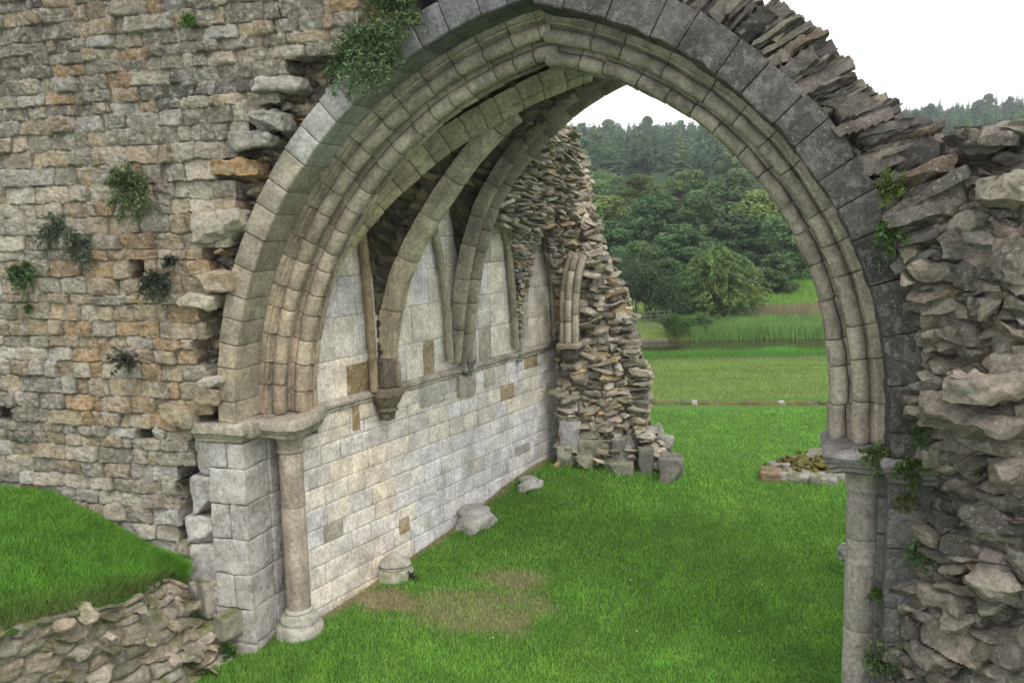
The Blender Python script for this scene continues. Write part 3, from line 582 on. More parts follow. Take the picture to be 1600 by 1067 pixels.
# stub of clustered rolls on its corbel
frs = (pxA(890, 540, 5.75), U, N); frs = (np.array([frs[0][0], frs[0][1], 0]), U, N)
m = MB(); z0 = pxA(890, 535, 5.75)[2]; z1 = pxA(890, 398, 5.75)[2]
pts = smooth_path([(0, z0), (0, z0+.5), (.03, z0+.95), (.1, z1-.1), (.14, z1)], 60)
for du in (-.09, 0.0, .10): vouss(m, pts+np.array([du, 0]), frs, roll((0, -.1-abs(du)*-.6), .055, 0, 325, 10), .42, lambda t, k: np.array((.38, .34, .27))*(.85+.3*rs.rand()), side=1, rough=.006)
vouss(m, pts, frs, [(-.14, -.06), (.12, -.06), (.12, .2), (-.14, .2)], .42, lambda t, k: np.array((.2, .17, .13)), side=1, rough=.01)
stub = thing('rib_stub', pxA(890, 535, 5.75), 'short broken stub of three clustered rolls on a corbel beside the ragged pier', 'vault rib')
m.build('clustered_rolls', M_mou, stub, ang=40)
m = MB(); P_ = pxA(888, 541, 5.62); block(m, P_+N*.1, AA, (.36, .36, .09), (.3, .27, .21), b=.02, n=8, rough=.015); block(m, P_+N*.12-Z3*.13, AA, (.27, .28, .17), (.10, .09, .075), b=.05, n=8, rough=.02); block(m, P_+N*.15-Z3*.25, AA, (.18, .2, .1), (.08, .07, .06), b=.04, n=8, rough=.02); m.build('corbel', M_end, stub, ang=50)
# haunches beyond second arch
hau = thing('ruined_vault_haunch', WS(4.3, .2, 2.3), 'ragged overhanging rubble remains of the vault above the far wall panels', 'vault')
m = MB()
def hpatch(rws, sh, sl, ptl, res=.014, amp=.05, th=.55):
    G = rowgrid([(pxW(xl, y, el), pxW(xr, y, er)) for (y, xl, xr, el, er) in rws], res); s = (G-W0)@WD; S = seeds_rows(s.min()-.1, s.max()+.1, G[..., 2].min()-.05, G[..., 2].max()+.1, sh, sl, js=.35, hv=.4, lv=.6)
    G = G+WN*(fbm(G*1.7, 2)*.10)[..., None]
    relief(m, G, S, pick(ptl, len(S)), out=-N+WN, st=np.stack([s, G[..., 2]+.25*(s-s.mean())*0], -1), amp=amp, tilt=.6, bulge=.02, gap=.07, gw=.32, warp=.04, wf=5, mort=(.09, .08, .065), thick=th, k=3, fine=.012, ff=13)
palh = [((.37, .33, .27), 2), ((.28, .25, .21), 2.5), ((.16, .145, .12), 1.6), ((.36, .27, .16), .5), ((.46, .43, .37), .9)]
hpatch([(198, 868, 884, .9, 1.0), (215, 855, 892, .85, .9), (240, 832, 900, .75, .8), (270, 805, 905, .6, .7), (300, 785, 905, .5, .6), (330, 770, 900, .35, .45), (352, 765, 880, .25, .35)], .08, .24, palh)
hpatch([(340, 796, 860, .30, .3), (365, 800, 850, .2, .25), (400, 804, 836, .14, .16), (440, 806, 824, .08, .1), (490, 808, 818, .05, .06), (546, 810, 815, .03, .04)], .06, .22, palh, amp=.025, th=.10)
hpatch([(345, 848, 872, .35, .3), (380, 858, 880, .25, .3), (440, 866, 884, .15, .3), (530, 870, 884, .1, .2)], .07, .2, palh, th=.15)
for i in range(260):
    y = 205+rs.rand()*150; xl = np.interp(y, [198, 240, 270, 300, 352], [868, 832, 805, 785, 765]); xr = np.interp(y, [198, 240, 352], [884, 903, 885]); x = xl+(xr-xl)*rs.rand(); w = .10+.22*rs.rand()
    ax = rotax(axes(WD+WN*.3-Z3*(.25+.3*(y < 260))*rs.rand()), .3); block(m, pxW(x, y, np.interp(y, [200, 350], [.95, .35])+.05*rs.rand()), ax, (w*1.2, .22, .02+.05*rs.rand()), pick(palh, 1)[0], b=.008, n=8, rough=.022, freq=9, cuts=6, var=.2)
for i in range(90):
    y = 345+rs.rand()*150; xl = np.interp(y, [345, 400, 548], [800, 806, 810]); xr = np.interp(y, [345, 365, 400, 440, 548], [854, 846, 832, 820, 815]); x = xl+(xr-xl)*rs.rand(); w = min(.3, .10+.2*rs.rand())*np.interp(y, [345, 400, 545], [1, .6, .28])
    block(m, pxW(x, y, np.interp(y, [345, 400, 545], [.30, .12, .03])), rotax(axes(WD-Z3*.25), .2), (w, .4*w, .03+.03*rs.rand()), pick(palh, 1)[0], b=.008, n=8, rough=.02, freq=9, cuts=6)
m.build('rubble_slabs', M_end, hau, ang=38)
# ------------------------------------------------------------------ corbels and wall bases
def corbel(x, y, e, lab, s=1., col=(.12, .10, .075), top=True):
    P = pxW(x, y, e); t = thing('corbel', P-Z3*.3*s, lab, 'corbel', 'corbels on the ashlar wall')
    m = MB(); block(m, P, rotax(WA, .03), (.34*s, .26*s, .10*s), np.array(col)*1.5, b=.02, n=8, rough=.016, freq=8); m.build('abacus', M_mou, t, ang=45)
    m = MB(); c0 = np.array([P[0], P[1], 0])+WN*-.02; z = P[2]; lathe(m, c0, [(.04, z-.34*s), (.09*s, z-.33*s), (.10*s, z-.25*s), (.14*s, z-.22*s), (.12*s, z-.18*s), (.16*s, z-.12*s), (.19*s, z-.05*s)], col, n=8, rough=.02, freq=9, xf=WA); m.build('bracket', M_mou, t, ang=35)
    if top:
        m = MB(); block(m, P+Z3*.22*s-WN*.04, rotax(WA, .03), (.20*s, .22*s, .34*s), np.array(col)*1.1, b=.03, n=8, rough=.02, freq=7)
        block(m, P+Z3*.2*s+WN*.06+WD*.1, rotax(WA, .06), (.07*s, .1*s, .30*s), np.array(col)*1.9, b=.02, n=7, rough=.02, freq=9); m.build('springer', M_mou, t, ang=45)
corbel(606, 612, .13, 'large dark bracket corbel under the broken pale rib')
corbel(733, 562, .10, 'small damaged corbel at the foot of the second arch', s=.62, col=(.16, .15, .13), top=False)
corbel(813, 552, .06, 'small broken corbel on the string course between the two far panels', s=.42, col=(.22, .2, .17), top=False)
m = MB(); P_ = WS(3.02, .05, 2.22); block(m, P_+Z3*.16, WA, (.30, .14, .42), (.33, .31, .29), b=.02, n=8, rough=.012); block(m, P_-Z3*.24-WN*.02, WA, (.40, .05, .30), (.44, .40, .35), b=.01, n=6, rough=.012)
m.build('springing_blocks', M_mou, archB, ang=45)
def wbase(u, d, zb, lab, s=1., sm=False):
    t = thing('column_base', A(u, d, zb), lab, 'column base', 'worn column bases along the ashlar wall'); P = A(u, d, 0)
    m = MB()
    if not sm:
        lathe(m, P, [(.02, zb+.34*s), (.045*s, zb+.33*s), (.10*s, zb+.27*s), (.17*s, zb+.23*s), (.19*s, zb+.19*s), (.16*s, zb+.165*s), (.17*s, zb+.15*s), (.1, zb+.13*s)][::-1], (.36, .34, .27), n=28, rough=.028, freq=6)
        m.build('torus', M_pier, t, ang=50); m = MB()
        lathe(m, P, [(.1, zb-.15), (.23*s, zb-.15), (.225*s, zb+.11*s), (.2*s, zb+.145*s), (.1, zb+.15*s)], (.3, .3, .2), n=8, rough=.02, freq=6, a0=.3, a1=.3+2*math.pi)
        m.build('plinth', M_pier, t, ang=35)
    else:
        block(m, A(u, d, zb+.05*s), rotax(WA, .12), (.52*s, .38*s, .26*s), (.36, .35, .30), b=.06*s, n=18, rough=.04, freq=6, cuts=3, var=.2)
        lathe(m, A(u-.03, d+.04, 0), [(.05, zb+.12*s), (.19*s, zb+.15*s), (.20*s, zb+.19*s), (.13*s, zb+.225*s), (.03, zb+.235*s)], (.36, .35, .31), n=24, rough=.03, freq=7)
        m.build('worn_stone', M_pier, t)
wbase(.70, 1.95, -.10, 'moulded worn column base nearest the tall left column')
wbase(1.17, 3.55, .06, 'broad low worn base stone at the middle of the ashlar wall', 1.15, True)
wbase(1.62, 4.75, .25, 'small rounded worn base stone at the far end of the ashlar wall', .75, True)
m = MB(); P_ = onz(1323, 868, .1); block(m, P_+Z3*.03, rotax(AA, .2), (.22, .25, .2), (.15, .14, .12), b=.06, n=9, rough=.03); o = m.build('fallen_stone', M_pier); tag(o, 'small dark stone peeping out left of the right column shaft', 'stone')

# ------------------------------------------------------------------ rubble over the right side of the arch
ext = thing('arch_rubble', A(5., .4, 4.), 'dark slabs of broken masonry fanning out over the right side of the arch', 'rubble masonry')
OUT = [(820, -190), (1000, -110), (1140, -45), (1235, 5), (1290, 40), (1312, 72), (1335, 88), (1345, 118), (1385, 140), (1412, 150), (1420, 175), (1480, 180), (1498, 212), (1492, 240)]
oz = np.array([uzA(*p) for p in OUT]); oang = np.arctan2(oz[:, 1]-cr[1], oz[:, 0]-cr[0]); orad = np.hypot(oz[:, 0]-cr[0], oz[:, 1]-cr[1]); o_ = np.argsort(oang)
def orr(a): return np.interp(a, oang[o_], orad[o_])
m = MB(); pald = [((.12, .11, .10), 3), ((.165, .15, .13), 2), ((.075, .07, .065), 2), ((.21, .185, .15), .5), ((.15, .12, .09), .2)]
# face relief in polar coordinates
a_ = np.linspace(math.pi*.62, .28, 330); nr = 100; aa_, tt_ = np.meshgrid(a_, np.linspace(0, 1, nr)); rr = (rr_+.30)*(1-tt_)+(orr(aa_)-.12+.05*fbm(np.stack([aa_*9, aa_*0, aa_*0], -1), 2))*tt_
P = A(cr[0]+rr*np.cos(aa_), .10, cr[1]+rr*np.sin(aa_)); lean = aa_*rr_+.22*(rr-rr_)
st = np.stack([rr, lean], -1); S = seeds_rows(3.3, 5.8, lean.min(), lean.max(), .13, .55, js=.25, hv=.45, lv=.6)
relief(m, P, S, pick(pald, len(S)), out=-N, st=st, amp=.07, tilt=.5, bulge=.02, gap=.09, gw=.35, warp=.04, wf=4, mort=(.085, .075, .06), thick=1.0, k=4, fine=.014, ff=10)
def slab(a, rtip, ln, d, w, t, sh):
    ln = min(ln, max(.12, (rtip-rr_-.34)*1.05)); la = a-.20-.10*rs.rand(); dr = math.cos(la)*U+math.sin(la)*Z3; ax = np.array([dr, N, np.cross(dr, N)]); c0 = A(cr[0]+rtip*math.cos(a), d, cr[1]+rtip*math.sin(a))-dr*ln/2
    block(m, c0, rotax(ax, .09), (ln, w, t), pick(pald, 1)[0]*sh, b=.012, n=14, rough=.032, freq=6, cuts=7, var=.25)
for i in range(330):
    a = .27+rs.rand()*(math.pi*.62-.27); ro = orr(a)-.02; ln = .22+.42*rs.rand(); f_ = rs.rand()**.7; rt_ = (rr_+.42+ln*.8)*(1-f_)+ro*f_
    slab(a, min(rt_, ro), ln, .24+.10*rs.rand(), .3+.2*rs.rand(), .04+.09*rs.rand(), 1.1)
for i in range(170):
    a = .27+rs.rand()*(math.pi*.62-.27); slab(a, orr(a)-.01-.03*rs.rand(), .25+.35*rs.rand(), .25+.8*rs.rand(), .35+.3*rs.rand(), .05+.09*rs.rand(), 1.)
m.build('fanned_slabs', M_dark, ext, ang=38)

# ------------------------------------------------------------------ right hand broken wall
rw = thing('broken_wall', A(6.9, -.2, -.5), 'massive broken rubble wall of large rough stones filling the right edge', 'ruined wall')
rowsR = []; LR = [(196, 1478), (235, 1478), (262, 1455), (290, 1400), (330, 1384), (370, 1394), (420, 1412), (470, 1424), (530, 1440), (600, 1444), (690, 1446), (760, 1456), (830, 1450), (900, 1430), (960, 1410), (1067, 1385), (1160, 1370)]
for y in range(196, 1161, 14):
    xl = np.interp(y, [a for a, b in LR], [b for a, b in LR]); dl = np.interp(y, [196, 330, 700, 1160], [.35, .05, .0, -.05]); dr = np.interp(y, [196, 330, 700, 1160], [-.3, -.75, -.9, -.9]); rowsR.append((pxA(xl, y, dl), pxA(1760, y, dr)))
G = rowgrid(rowsR, .0125); aa = toA(G.reshape(-1, 3)); uu = aa[0].reshape(G.shape[:2]); zz = G[..., 2]
G = G-N*(fbm(np.stack([uu*2.0, zz*1.6, uu*0+4], -1), 3)*.16+.045)[..., None]
palr = [((.235, .21, .175), 3), ((.165, .15, .13), 2), ((.29, .26, .215), 1.4), ((.11, .10, .09), 1.2), ((.30, .235, .16), .3), ((.27, .26, .245), .7)]
S = seeds_rows(uu.min()-.3, uu.max()+.3, zz.min()-.2, zz.max()+.3, .14, .27, js=.5, hv=.55, lv=.65)
m = MB(); block(m, A(6.95, .85, 1.5), AA, (1.3, .9, 4.6), (.14, .125, .1), b=.05, n=16, rough=.05); relief(m, G, S, pick(palr, len(S)), out=-N, st=np.stack([uu, zz], -1), amp=.07, tilt=.8, bulge=.03, gap=.08, gw=.28, warp=.09, wf=3.6, mort=(.21, .185, .145), thick=.9, k=3, fine=.022, ff=9)
BIG = [(1560, 222, 90, 34, -.2), (1570, 300, 66, 50, -.55), (1440, 395, 60, 44, -.02), (1590, 400, 60, 80, -.6), (1505, 430, 60, 44, -.3), (1530, 480, 80, 36, -.4), (1555, 600, 170, 50, -.75), (1550, 655, 190, 62, -.68), (1580, 740, 60, 60, -.62), (1540, 800, 90, 36, -.45), (1560, 905, 90, 56, -.55), (1500, 960, 54, 50, -.3), (1590, 1010, 80, 70, -.65), (1480, 700, 60, 36, -.2)]
for x, y, w, h, d in BIG:
    s_ = 1/195.; block(m, pxA(x, y, d+.12), rotax(AA, .22), (w*s_*.92, .34+.15*rs.rand(), h*s_*.88), pick(palr[:4], 1)[0], b=.03, n=34, rough=.07, freq=6, var=.3, cuts=10)
for y, x0, x1, sl in ((262, 1395, 1500, .5), (285, 1400, 1520, .45), (305, 1385, 1500, .4), (330, 1390, 1470, .4), (360, 1400, 1470, .35)):
    P0, P1 = pxA(x0, y+(x1-x0)*sl*.6, .02), pxA(x1, y-(x1-x0)*sl*.4+10, -.1); block(m, (P0+P1)/2, rotax(axes(P1-P0), .06), (np.linalg.norm(P1-P0), .4, .13), pick(pald, 1)[0]*1.2, b=.015, n=22, rough=.035, freq=6, cuts=6)
for x in range(1480, 1660, 22):
    block(m, pxA(x, np.interp(x, [1480, 1530, 1570, 1600, 1660], [235, 212, 198, 192, 188])+12, .2-.5*(x-1480)/150), rotax(AA, .3), (.22+.2*rs.rand(), .5, .14), pick(palr, 1)[0], b=.03, n=16, rough=.04, freq=5, cuts=6)
for i in range(420):
    y = 230+850*rs.rand(); xl = np.interp(y, [a for a, b in LR], [b for a, b in LR]); f_ = rs.rand(); x = xl+6+(1640-xl)*f_; w = .07+.24*rs.rand()**1.8
    block(m, pxA(x, y, np.interp(y, [196, 330, 700], [.35, .05, 0])*(1-f_)+np.interp(y, [196, 330, 700], [-.2, -.5, -.62])*f_+.04), rotax(AA, .4), (w*1.5, w, w*(.28+.35*rs.rand())), pick(palr, 1)[0], b=.02, n=14, rough=.04, freq=8, cuts=8, var=.25)
m.build('rough_stones', stone_mat('rough_wall_stone', lich=(.40, .39, .37), la=.55, lt=.54, dark=.45, dt=.54, moss=.12, bs=1., speck=.7, bd=.02), rw, ang=40)

# ------------------------------------------------------------------ ground
def gz(x, y):
    P = np.stack([x, y, x*0], -1); u = (P-L0)@U; d = (P-L0)@N
    b = np.interp(d, [-6, -1, 0, .5, 1.8, 3.5, 4.6, 5.7, 7, 9, 12], [-.9, -.35, -.22, -.15, -.08, .08, .28, .39, .36, .3, .3])
    b = b-np.clip((u-1)/5, 0, 1)*.3*np.clip((7-d)/4, 0, 1)
    far = np.interp(y, [18.8, 20, 25, 30, 33.5, 34.5, 36, 41, 41.9, 44, 50, 60, 75, 100, 150, 250, 330, 360, 420, 470], [.3, .2, -.25, -.72, -.9, -1.15, -2.3, -2.3, -1.35, -1.1, -.7, .0, 2.0, 5, 11, 24, 33, 34, 30, 20])
    hillf = 1+np.clip((x-60)/140, 0, 1)*.22*np.clip((y-100)/100, 0, 1)-np.clip((-x)/250, 0, .5)*np.clip((y-100)/100, 0, 1)
    far = np.where(y > 60, far*hillf, far); w = np.clip((y-17.5)/1.3, 0, 1); z = b*(1-w)+far*w
    return z+.02*fbm(np.stack([x*.8, y*.8, x*0], -1), 2)+np.where(y > 100, 1.5*fbm(np.stack([x*.02, y*.02, x*0], -1), 2), 0)
xs = np.unique(np.concatenate([np.linspace(-260, -30, 30), np.linspace(-30, -8, 40), np.linspace(-8, 14, 200), np.linspace(14, 50, 60), np.linspace(50, 300, 40)]))
ys = np.unique(np.concatenate([np.linspace(-14, 4, 20), np.linspace(4, 20, 160), np.linspace(20, 50, 90), np.linspace(50, 470, 90)]))
X, Y = np.meshgrid(xs, ys); Zg = gz(X, Y); V = np.stack([X, Y, Zg], -1); I = np.arange(X.size).reshape(X.shape)
nz = fbm(np.stack([X*.9, Y*.9, X*0], -1), 3)[..., None]; lawn = np.array((.075, .16, .03))+nz*np.array((.01, .02, .004)); mead = np.array((.12, .18, .045))+nz*.02; hillc = np.array((.02, .045, .015))+0*nz
c = np.where((Y > 19)[..., None], mead, lawn); c = np.where(((Y > 34.3) & (Y < 41.9))[..., None], np.array((.05, .04, .025))+0*nz, c); wh = np.clip((Y-58)/10, 0, 1)[..., None]; c = c*(1-wh)+hillc*wh
BARE = [(onz(735, 950, -.08), .92, .55), (onz(595, 935, -.08), .42, .30), (onz(800, 900, -.08), .5, .3)]
def bare(x, y):
    r = np.zeros(np.shape(x)); nn = fbm(np.stack([x*3.2, y*3.2, x*0], -1), 3)*.55
    for i, (p, a, b) in enumerate(BARE): q = np.sqrt(((x-p[0])/a)**2+((y-p[1])/b)**2)+nn; r = np.maximum(r, np.clip((1.15-q)*2, 0, 1)*(.75 if i != 1 else 1))
    s = (np.stack([x, y], -1)-W0[:2])@WN[:2]; s1 = (np.stack([x, y], -1)-W0[:2])@WD[:2]; r = np.maximum(r, np.clip((.16-s+nn*.12)*9, 0, 1)*(s > -.1)*(s1 > -.2)*(s1 < 5.7)); return r
br = bare(X, Y)[..., None]; c = c*(1-br)+(np.array((.27, .21, .145))+nz*.04)*br
m = MB(); m.add(V, np.stack([I[:-1, :-1], I[:-1, 1:], I[1:, 1:], I[1:, :-1]], -1).reshape(-1, 4), c.reshape(-1, 3))
mg, t, b = nodes('ground_turf'); at = NT(t, 'ShaderNodeAttribute', attribute_name='Col'); cc = mixc(t, ramp(t, noise(t, 9, 8, .7), .3, .7, 0, .6), at.outputs[0], (.05, .07, .02)); cc = mixc(t, .5, at.outputs[0], cc); t.links.new(cc, b.inputs['Base Color']); b.inputs['Roughness'].default_value = 1; b.inputs['Specular IOR Level'].default_value = .1
bp = NT(t, 'ShaderNodeBump'); bp.inputs['Distance'].default_value = .02; t.links.new(noise(t, 25, 8, .75), bp.inputs['Height']); t.links.new(bp.outputs[0], b.inputs['Normal'])
o = m.build('ground', mg, loc=(0, 0, 0)); tag(o, None, None, kind='structure')
# river
mr, t, b = nodes('river_water'); b.inputs['Base Color'].default_value = (.035, .03, .018, 1); b.inputs['Roughness'].default_value = .06; b.inputs['Specular IOR Level'].default_value = .5
mp = NT(t, 'ShaderNodeMapping'); mp.inputs['Scale'].default_value = (.5, 2.5, 1); g = NT(t, 'ShaderNodeNewGeometry'); t.links.new(g.outputs[0], mp.inputs[0]); bp = NT(t, 'ShaderNodeBump'); bp.inputs['Distance'].default_value = .02; bp.inputs['Strength'].default_value = .4; t.links.new(noise(t, 1, 4, .5, vec=mp.outputs[0]), bp.inputs['Height']); t.links.new(bp.outputs[0], b.inputs['Normal'])
m = MB(); m.add([(-150, 33, -1.6), (200, 33, -1.6), (200, 42.5, -1.6), (-150, 42.5, -1.6)], [[0, 1, 2, 3]]); o = m.build('river_water', mr, loc=(0, 0, 0)); tag(o, None, None, kind='structure')

# ------------------------------------------------------------------ grass bank on the left with its rubble face
TW = [(-6.5, -.04, 1.5), (-3.2, -.04, 1.37), (-2.4, -.04, 1.36), (-1.65, -.04, 1.05), (-.9, -.04, .72), (-.72, -.04, .60)]
TE = [A(-.70, -.10, .55), onz(262, 898, .66), onz(230, 912, .72), onz(180, 935, .78), onz(130, 950, .82), onz(60, 965, .9), onz(0, 985, .95), onz(-150, 1015, 1.0), onz(-420, 1070, 1.05)]
TWp = np.array([A(*q) for q in TW[::-1]]); a = curve3(TWp, 120); b_ = curve3(TE, 120); tt = np.linspace(0, 1, 60)[None, :, None]; Gb = a[:, None]*(1-tt)+b_[:, None]*tt
Gb[..., 2] += .10*np.sin(np.pi*tt[..., 0])+.03*fbm(Gb*1.5, 2)-.06*tt[..., 0]**8
I = np.arange(120*60).reshape(120, 60); nb = fbm(Gb*1.2, 3)[..., None]; m = MB(); m.add(Gb.reshape(-1, 3), np.stack([I[:-1, :-1], I[:-1, 1:], I[1:, 1:], I[1:, :-1]], -1).reshape(-1, 4), (np.array((.035, .10, .012))+nb*.015).reshape(-1, 3))
o = m.build('grass_bank', mg, loc=(0, 0, 0)); tag(o, None, None, kind='structure')
BT = [A(-.50, -.30, -.28), onz(352, 1045, -.3), onz(300, 1075, -.32), onz(200, 1110, -.35), onz(100, 1160, -.4), onz(0, 1200, -.4), onz(-100, 1240, -.4), onz(-300, 1320, -.4), onz(-600, 1400, -.4)]
a = curve3(np.array(TE)-Z3*.05, 260); b_ = curve3(BT, 260); tt = np.linspace(0, 1, 120)[:, None, None]; Gf = a[None]*(1-tt)+b_[None]*tt
ss = np.r_[0, np.cumsum(np.linalg.norm(np.diff((a+b_)/2, axis=0), axis=1))]; hb = np.linalg.norm(a-b_, axis=1).mean(); st = np.stack([np.repeat(ss[None], 120, 0), np.repeat(tt[:, :, 0]*hb, 260, 1)], -1)
Gf = Gf+np.stack([fbm(Gf*2.2+k*8, 2) for k in range(3)], -1)*.05
rf = thing('bank_rubble', np.asarray(BT[2]), 'tumbled low rubble face below the grass bank at bottom left', 'rubble masonry')
palb = [((.30, .26, .2), 2), ((.24, .22, .18), 2), ((.36, .31, .25), 1), ((.17, .16, .12), 1.5)]
S = seeds_rows(-.2, ss[-1]+.2, -.1, hb+.2, .13, .24, js=.4, hv=.5, lv=.6); m = MB(); relief(m, Gf, S, pick(palb, len(S)), out=Z3-N, st=st, amp=.03, tilt=.25, bulge=.02, gap=.025, gw=.5, warp=.07, wf=5, mort=(.19, .165, .125), thick=.3, k=3, fine=.012, ff=10)
for i in range(70):
    i_, j_ = int(rs.rand()*115), int(rs.rand()*235); w = .05+.15*rs.rand()**1.5; block(m, Gf[i_, j_]-Z3*.01, rotax(AA, .35), (w*1.5, w, w*.5), pick(palb, 1)[0]*1.15, b=.02, n=10, rough=.03, freq=9, cuts=7, var=.2)
m.build('rubble_stones', M_bank, rf, ang=40)
m = MB()
for x0, x1, y0, y1, z_, c in ((284, 342, 972, 1030, .0, (.22, .22, .13)), (338, 366, 960, 1000, .1, (.25, .24, .18)), (300, 372, 1022, 1056, -.2, (.3, .29, .24)), (240, 310, 1040, 1075, -.18, (.25, .26, .14)), (300, 345, 905, 965, .3, (.34, .31, .26))):
    P0 = pxA((x0+x1)/2, (y0+y1)/2, -.14 if z_ < .25 else .02); block(m, P0+N*.12, rotax(axes(U-N*.5), .04), ((x1-x0)/150., .34, (y1-y0)/155.), c, b=.025, n=9, rough=.02, freq=6)
m.build('corner_blocks', M_bank, rf, ang=50)
# ------------------------------------------------------------------ low walls on the lawn
m = MB(); a, b_ = onz(905, 627, .33), onz(1420, 628, .33); n_ = 60
for i in range(n_):
    p = a+(b_-a)*(i+.5)/n_; l = np.linalg.norm(b_-a)/n_; block(m, np.array([p[0], p[1], .265+.008*rs.randn()]), rotax(axes(b_-a), .05), (l*1.2, .30, .11+.03*rs.rand()), pick([((.13, .11, .04), 3), ((.10, .09, .05), 3), ((.3, .29, .26), .25), ((.10, .09, .07), 2)], 1)[0], b=.03, n=7, rough=.03, freq=5)
o = m.build('low_wall', M_bank); tag(o, 'long thin low mossy wall crossing the lawn in the distance', 'low wall')
lw = thing('low_wall', onz(1250, 745, .25), 'short mossy stub of low wall on the lawn beside the right column', 'low wall'); m = MB()
for x, y, w, h, c in ((1204, 742, .26, .13, (.3, .22, .15)), (1226, 740, .3, .10, (.38, .37, .33)), (1252, 742, .34, .09, (.4, .38, .35)), (1285, 745, .34, .09, (.36, .35, .32)), (1216, 728, .32, .11, (.33, .33, .31)), (1240, 722, .3, .09, (.35, .33, .28)), (1280, 715, .34, .14, (.3, .28, .25)), (1310, 740, .3, .1, (.35, .33, .3)), (1345, 742, .4, .12, (.3, .28, .25)), (1255, 730, .6, .07, (.2, .2, .16)), (1310, 722, .6, .09, (.2, .2, .16))):
    P_ = onz(x, y, .36); block(m, np.array([P_[0], P_[1], .29+h/2]), rotax(AA, .12), (w*1.15, .44, h+.05), np.array(c)*.72, b=.03, n=9, rough=.03, freq=6)
m.build('stones', M_bank, lw, ang=60)
m = MB()
for i in range(150):
    P_ = onz(1272+rs.randn()*24, 724+rs.randn()*6, .42); block(m, P_+Z3*(.02*rs.randn()), rotax(AA, .6), (.07+.05*rs.rand(), .08, .06), np.array((.12, .11, .025))*(.6+.8*rs.rand()), b=.035, n=7, rough=.03, freq=12)
mossm, t, b = nodes('moss_cushion'); at = NT(t, 'ShaderNodeAttribute', attribute_name='Col'); t.links.new(at.outputs[0], b.inputs[0]); b.inputs['Roughness'].default_value = 1
bp = NT(t, 'ShaderNodeBump'); bp.inputs['Distance'].default_value = .03; t.links.new(noise(t, 40, 8, .8), bp.inputs['Height']); t.links.new(bp.outputs[0], b.inputs['Normal']); m.build('moss', mossm, lw)

# ------------------------------------------------------------------ leaves / plants / trees
def leaves(m, P, size, col, droop=.3, asp=.5, cv=.25, nrm=None):
    n = len(P); a = rs.randn(n, 3); 
    if nrm is not None: a = a*.7+nrm
    a /= np.linalg.norm(a, axis=1)[:, None]; r = rs.randn(n, 3); x = np.cross(a, r); x /= np.linalg.norm(x, axis=1)[:, None]+1e-9; y = np.cross(a, x); s = (np.asarray(size)*(.6+.8*rs.rand(n)))[:, None]
    V = np.stack([P-x*s, P-y*s*asp, P+x*s, P+y*s*asp], 1).reshape(-1, 3); fc = np.arange(4*n).reshape(n, 4); c = np.asarray(col); c = np.tile(c, (n, 1)) if c.ndim == 1 else c
    c = c*(1-cv+2*cv*rs.rand(n))[:, None]; m.add(V, fc, np.repeat(c, 4, 0))
def crown_pts(blobs, n, shell=.35):
    w = np.array([b[3]*b[4] if len(b) > 4 else b[3]**2 for b in blobs]); w = w/w.sum(); k = rs.choice(len(blobs), n, p=w); d = rs.randn(n, 3); d /= np.linalg.norm(d, axis=1)[:, None]
    r = (1-shell*rs.rand(n)**1.3)[:, None]; B = np.array([b[:4] for b in blobs]); lump = (1+.22*fbm(d*2.3+k[:, None]*5.1, 2))[:, None]; P = B[k, :3]+d*r*B[k, 3:4]*lump*np.array([1, 1, .8]); return P, d, k
def dec_tree(name, H, Wd, col, nb=95, nl=15000, ls=.21, yel=0., seed=0, squat=1.):
    t = bpy.data.objects.new(name, None); C.objects.link(t); t['_w'] = [0, 0, 0]
    blobs = []
    for i in range(nb):
        a = rs.rand()*6.283; f = rs.rand()**.5; zf = rs.rand(); prof = math.sin(math.pi*min(1, (.12+.88*zf)))**.6 if zf > .3 else .8+.2*zf; rad = Wd/2*f*prof*.8; blobs.append((rad*math.cos(a), rad*math.sin(a), H*(.12+.80*zf)*squat, Wd*(.075+.065*rs.rand())))
    P, d, k = crown_pts(blobs, nl); bc = np.asarray(col)*(.65+.7*rs.rand(nb))[:, None]
    if yel: 
        ys_ = rs.rand(nb) < yel; bc[ys_] = np.array((.22, .20, .03))*(.7+.5*rs.rand(int(ys_.sum()))[:, None])
    m = MB(); leaves(m, P, ls, bc[k], nrm=d*1.3+np.array([0, 0, .5])); cr_ = m.build('crown', M_leaf, t, smooth=False)
    m = MB(); z = np.linspace(-.5, H*.75, 9); p = np.stack([.2*np.sin(z), .15*np.cos(z*1.3), z], 1); tube(m, p, np.linspace(H*.03, H*.008, 9), (.1, .08, .06), 8)
    for b in blobs[:12]: q = np.array([[0, 0, H*.2], [b[0]*.4, b[1]*.4, b[2]*.6], [b[0], b[1], b[2]]]); tube(m, curve3(q, 7), np.linspace(H*.014, H*.003, 7), (.1, .08, .06), 6)
    m.build('trunk', M_bark, t); return t
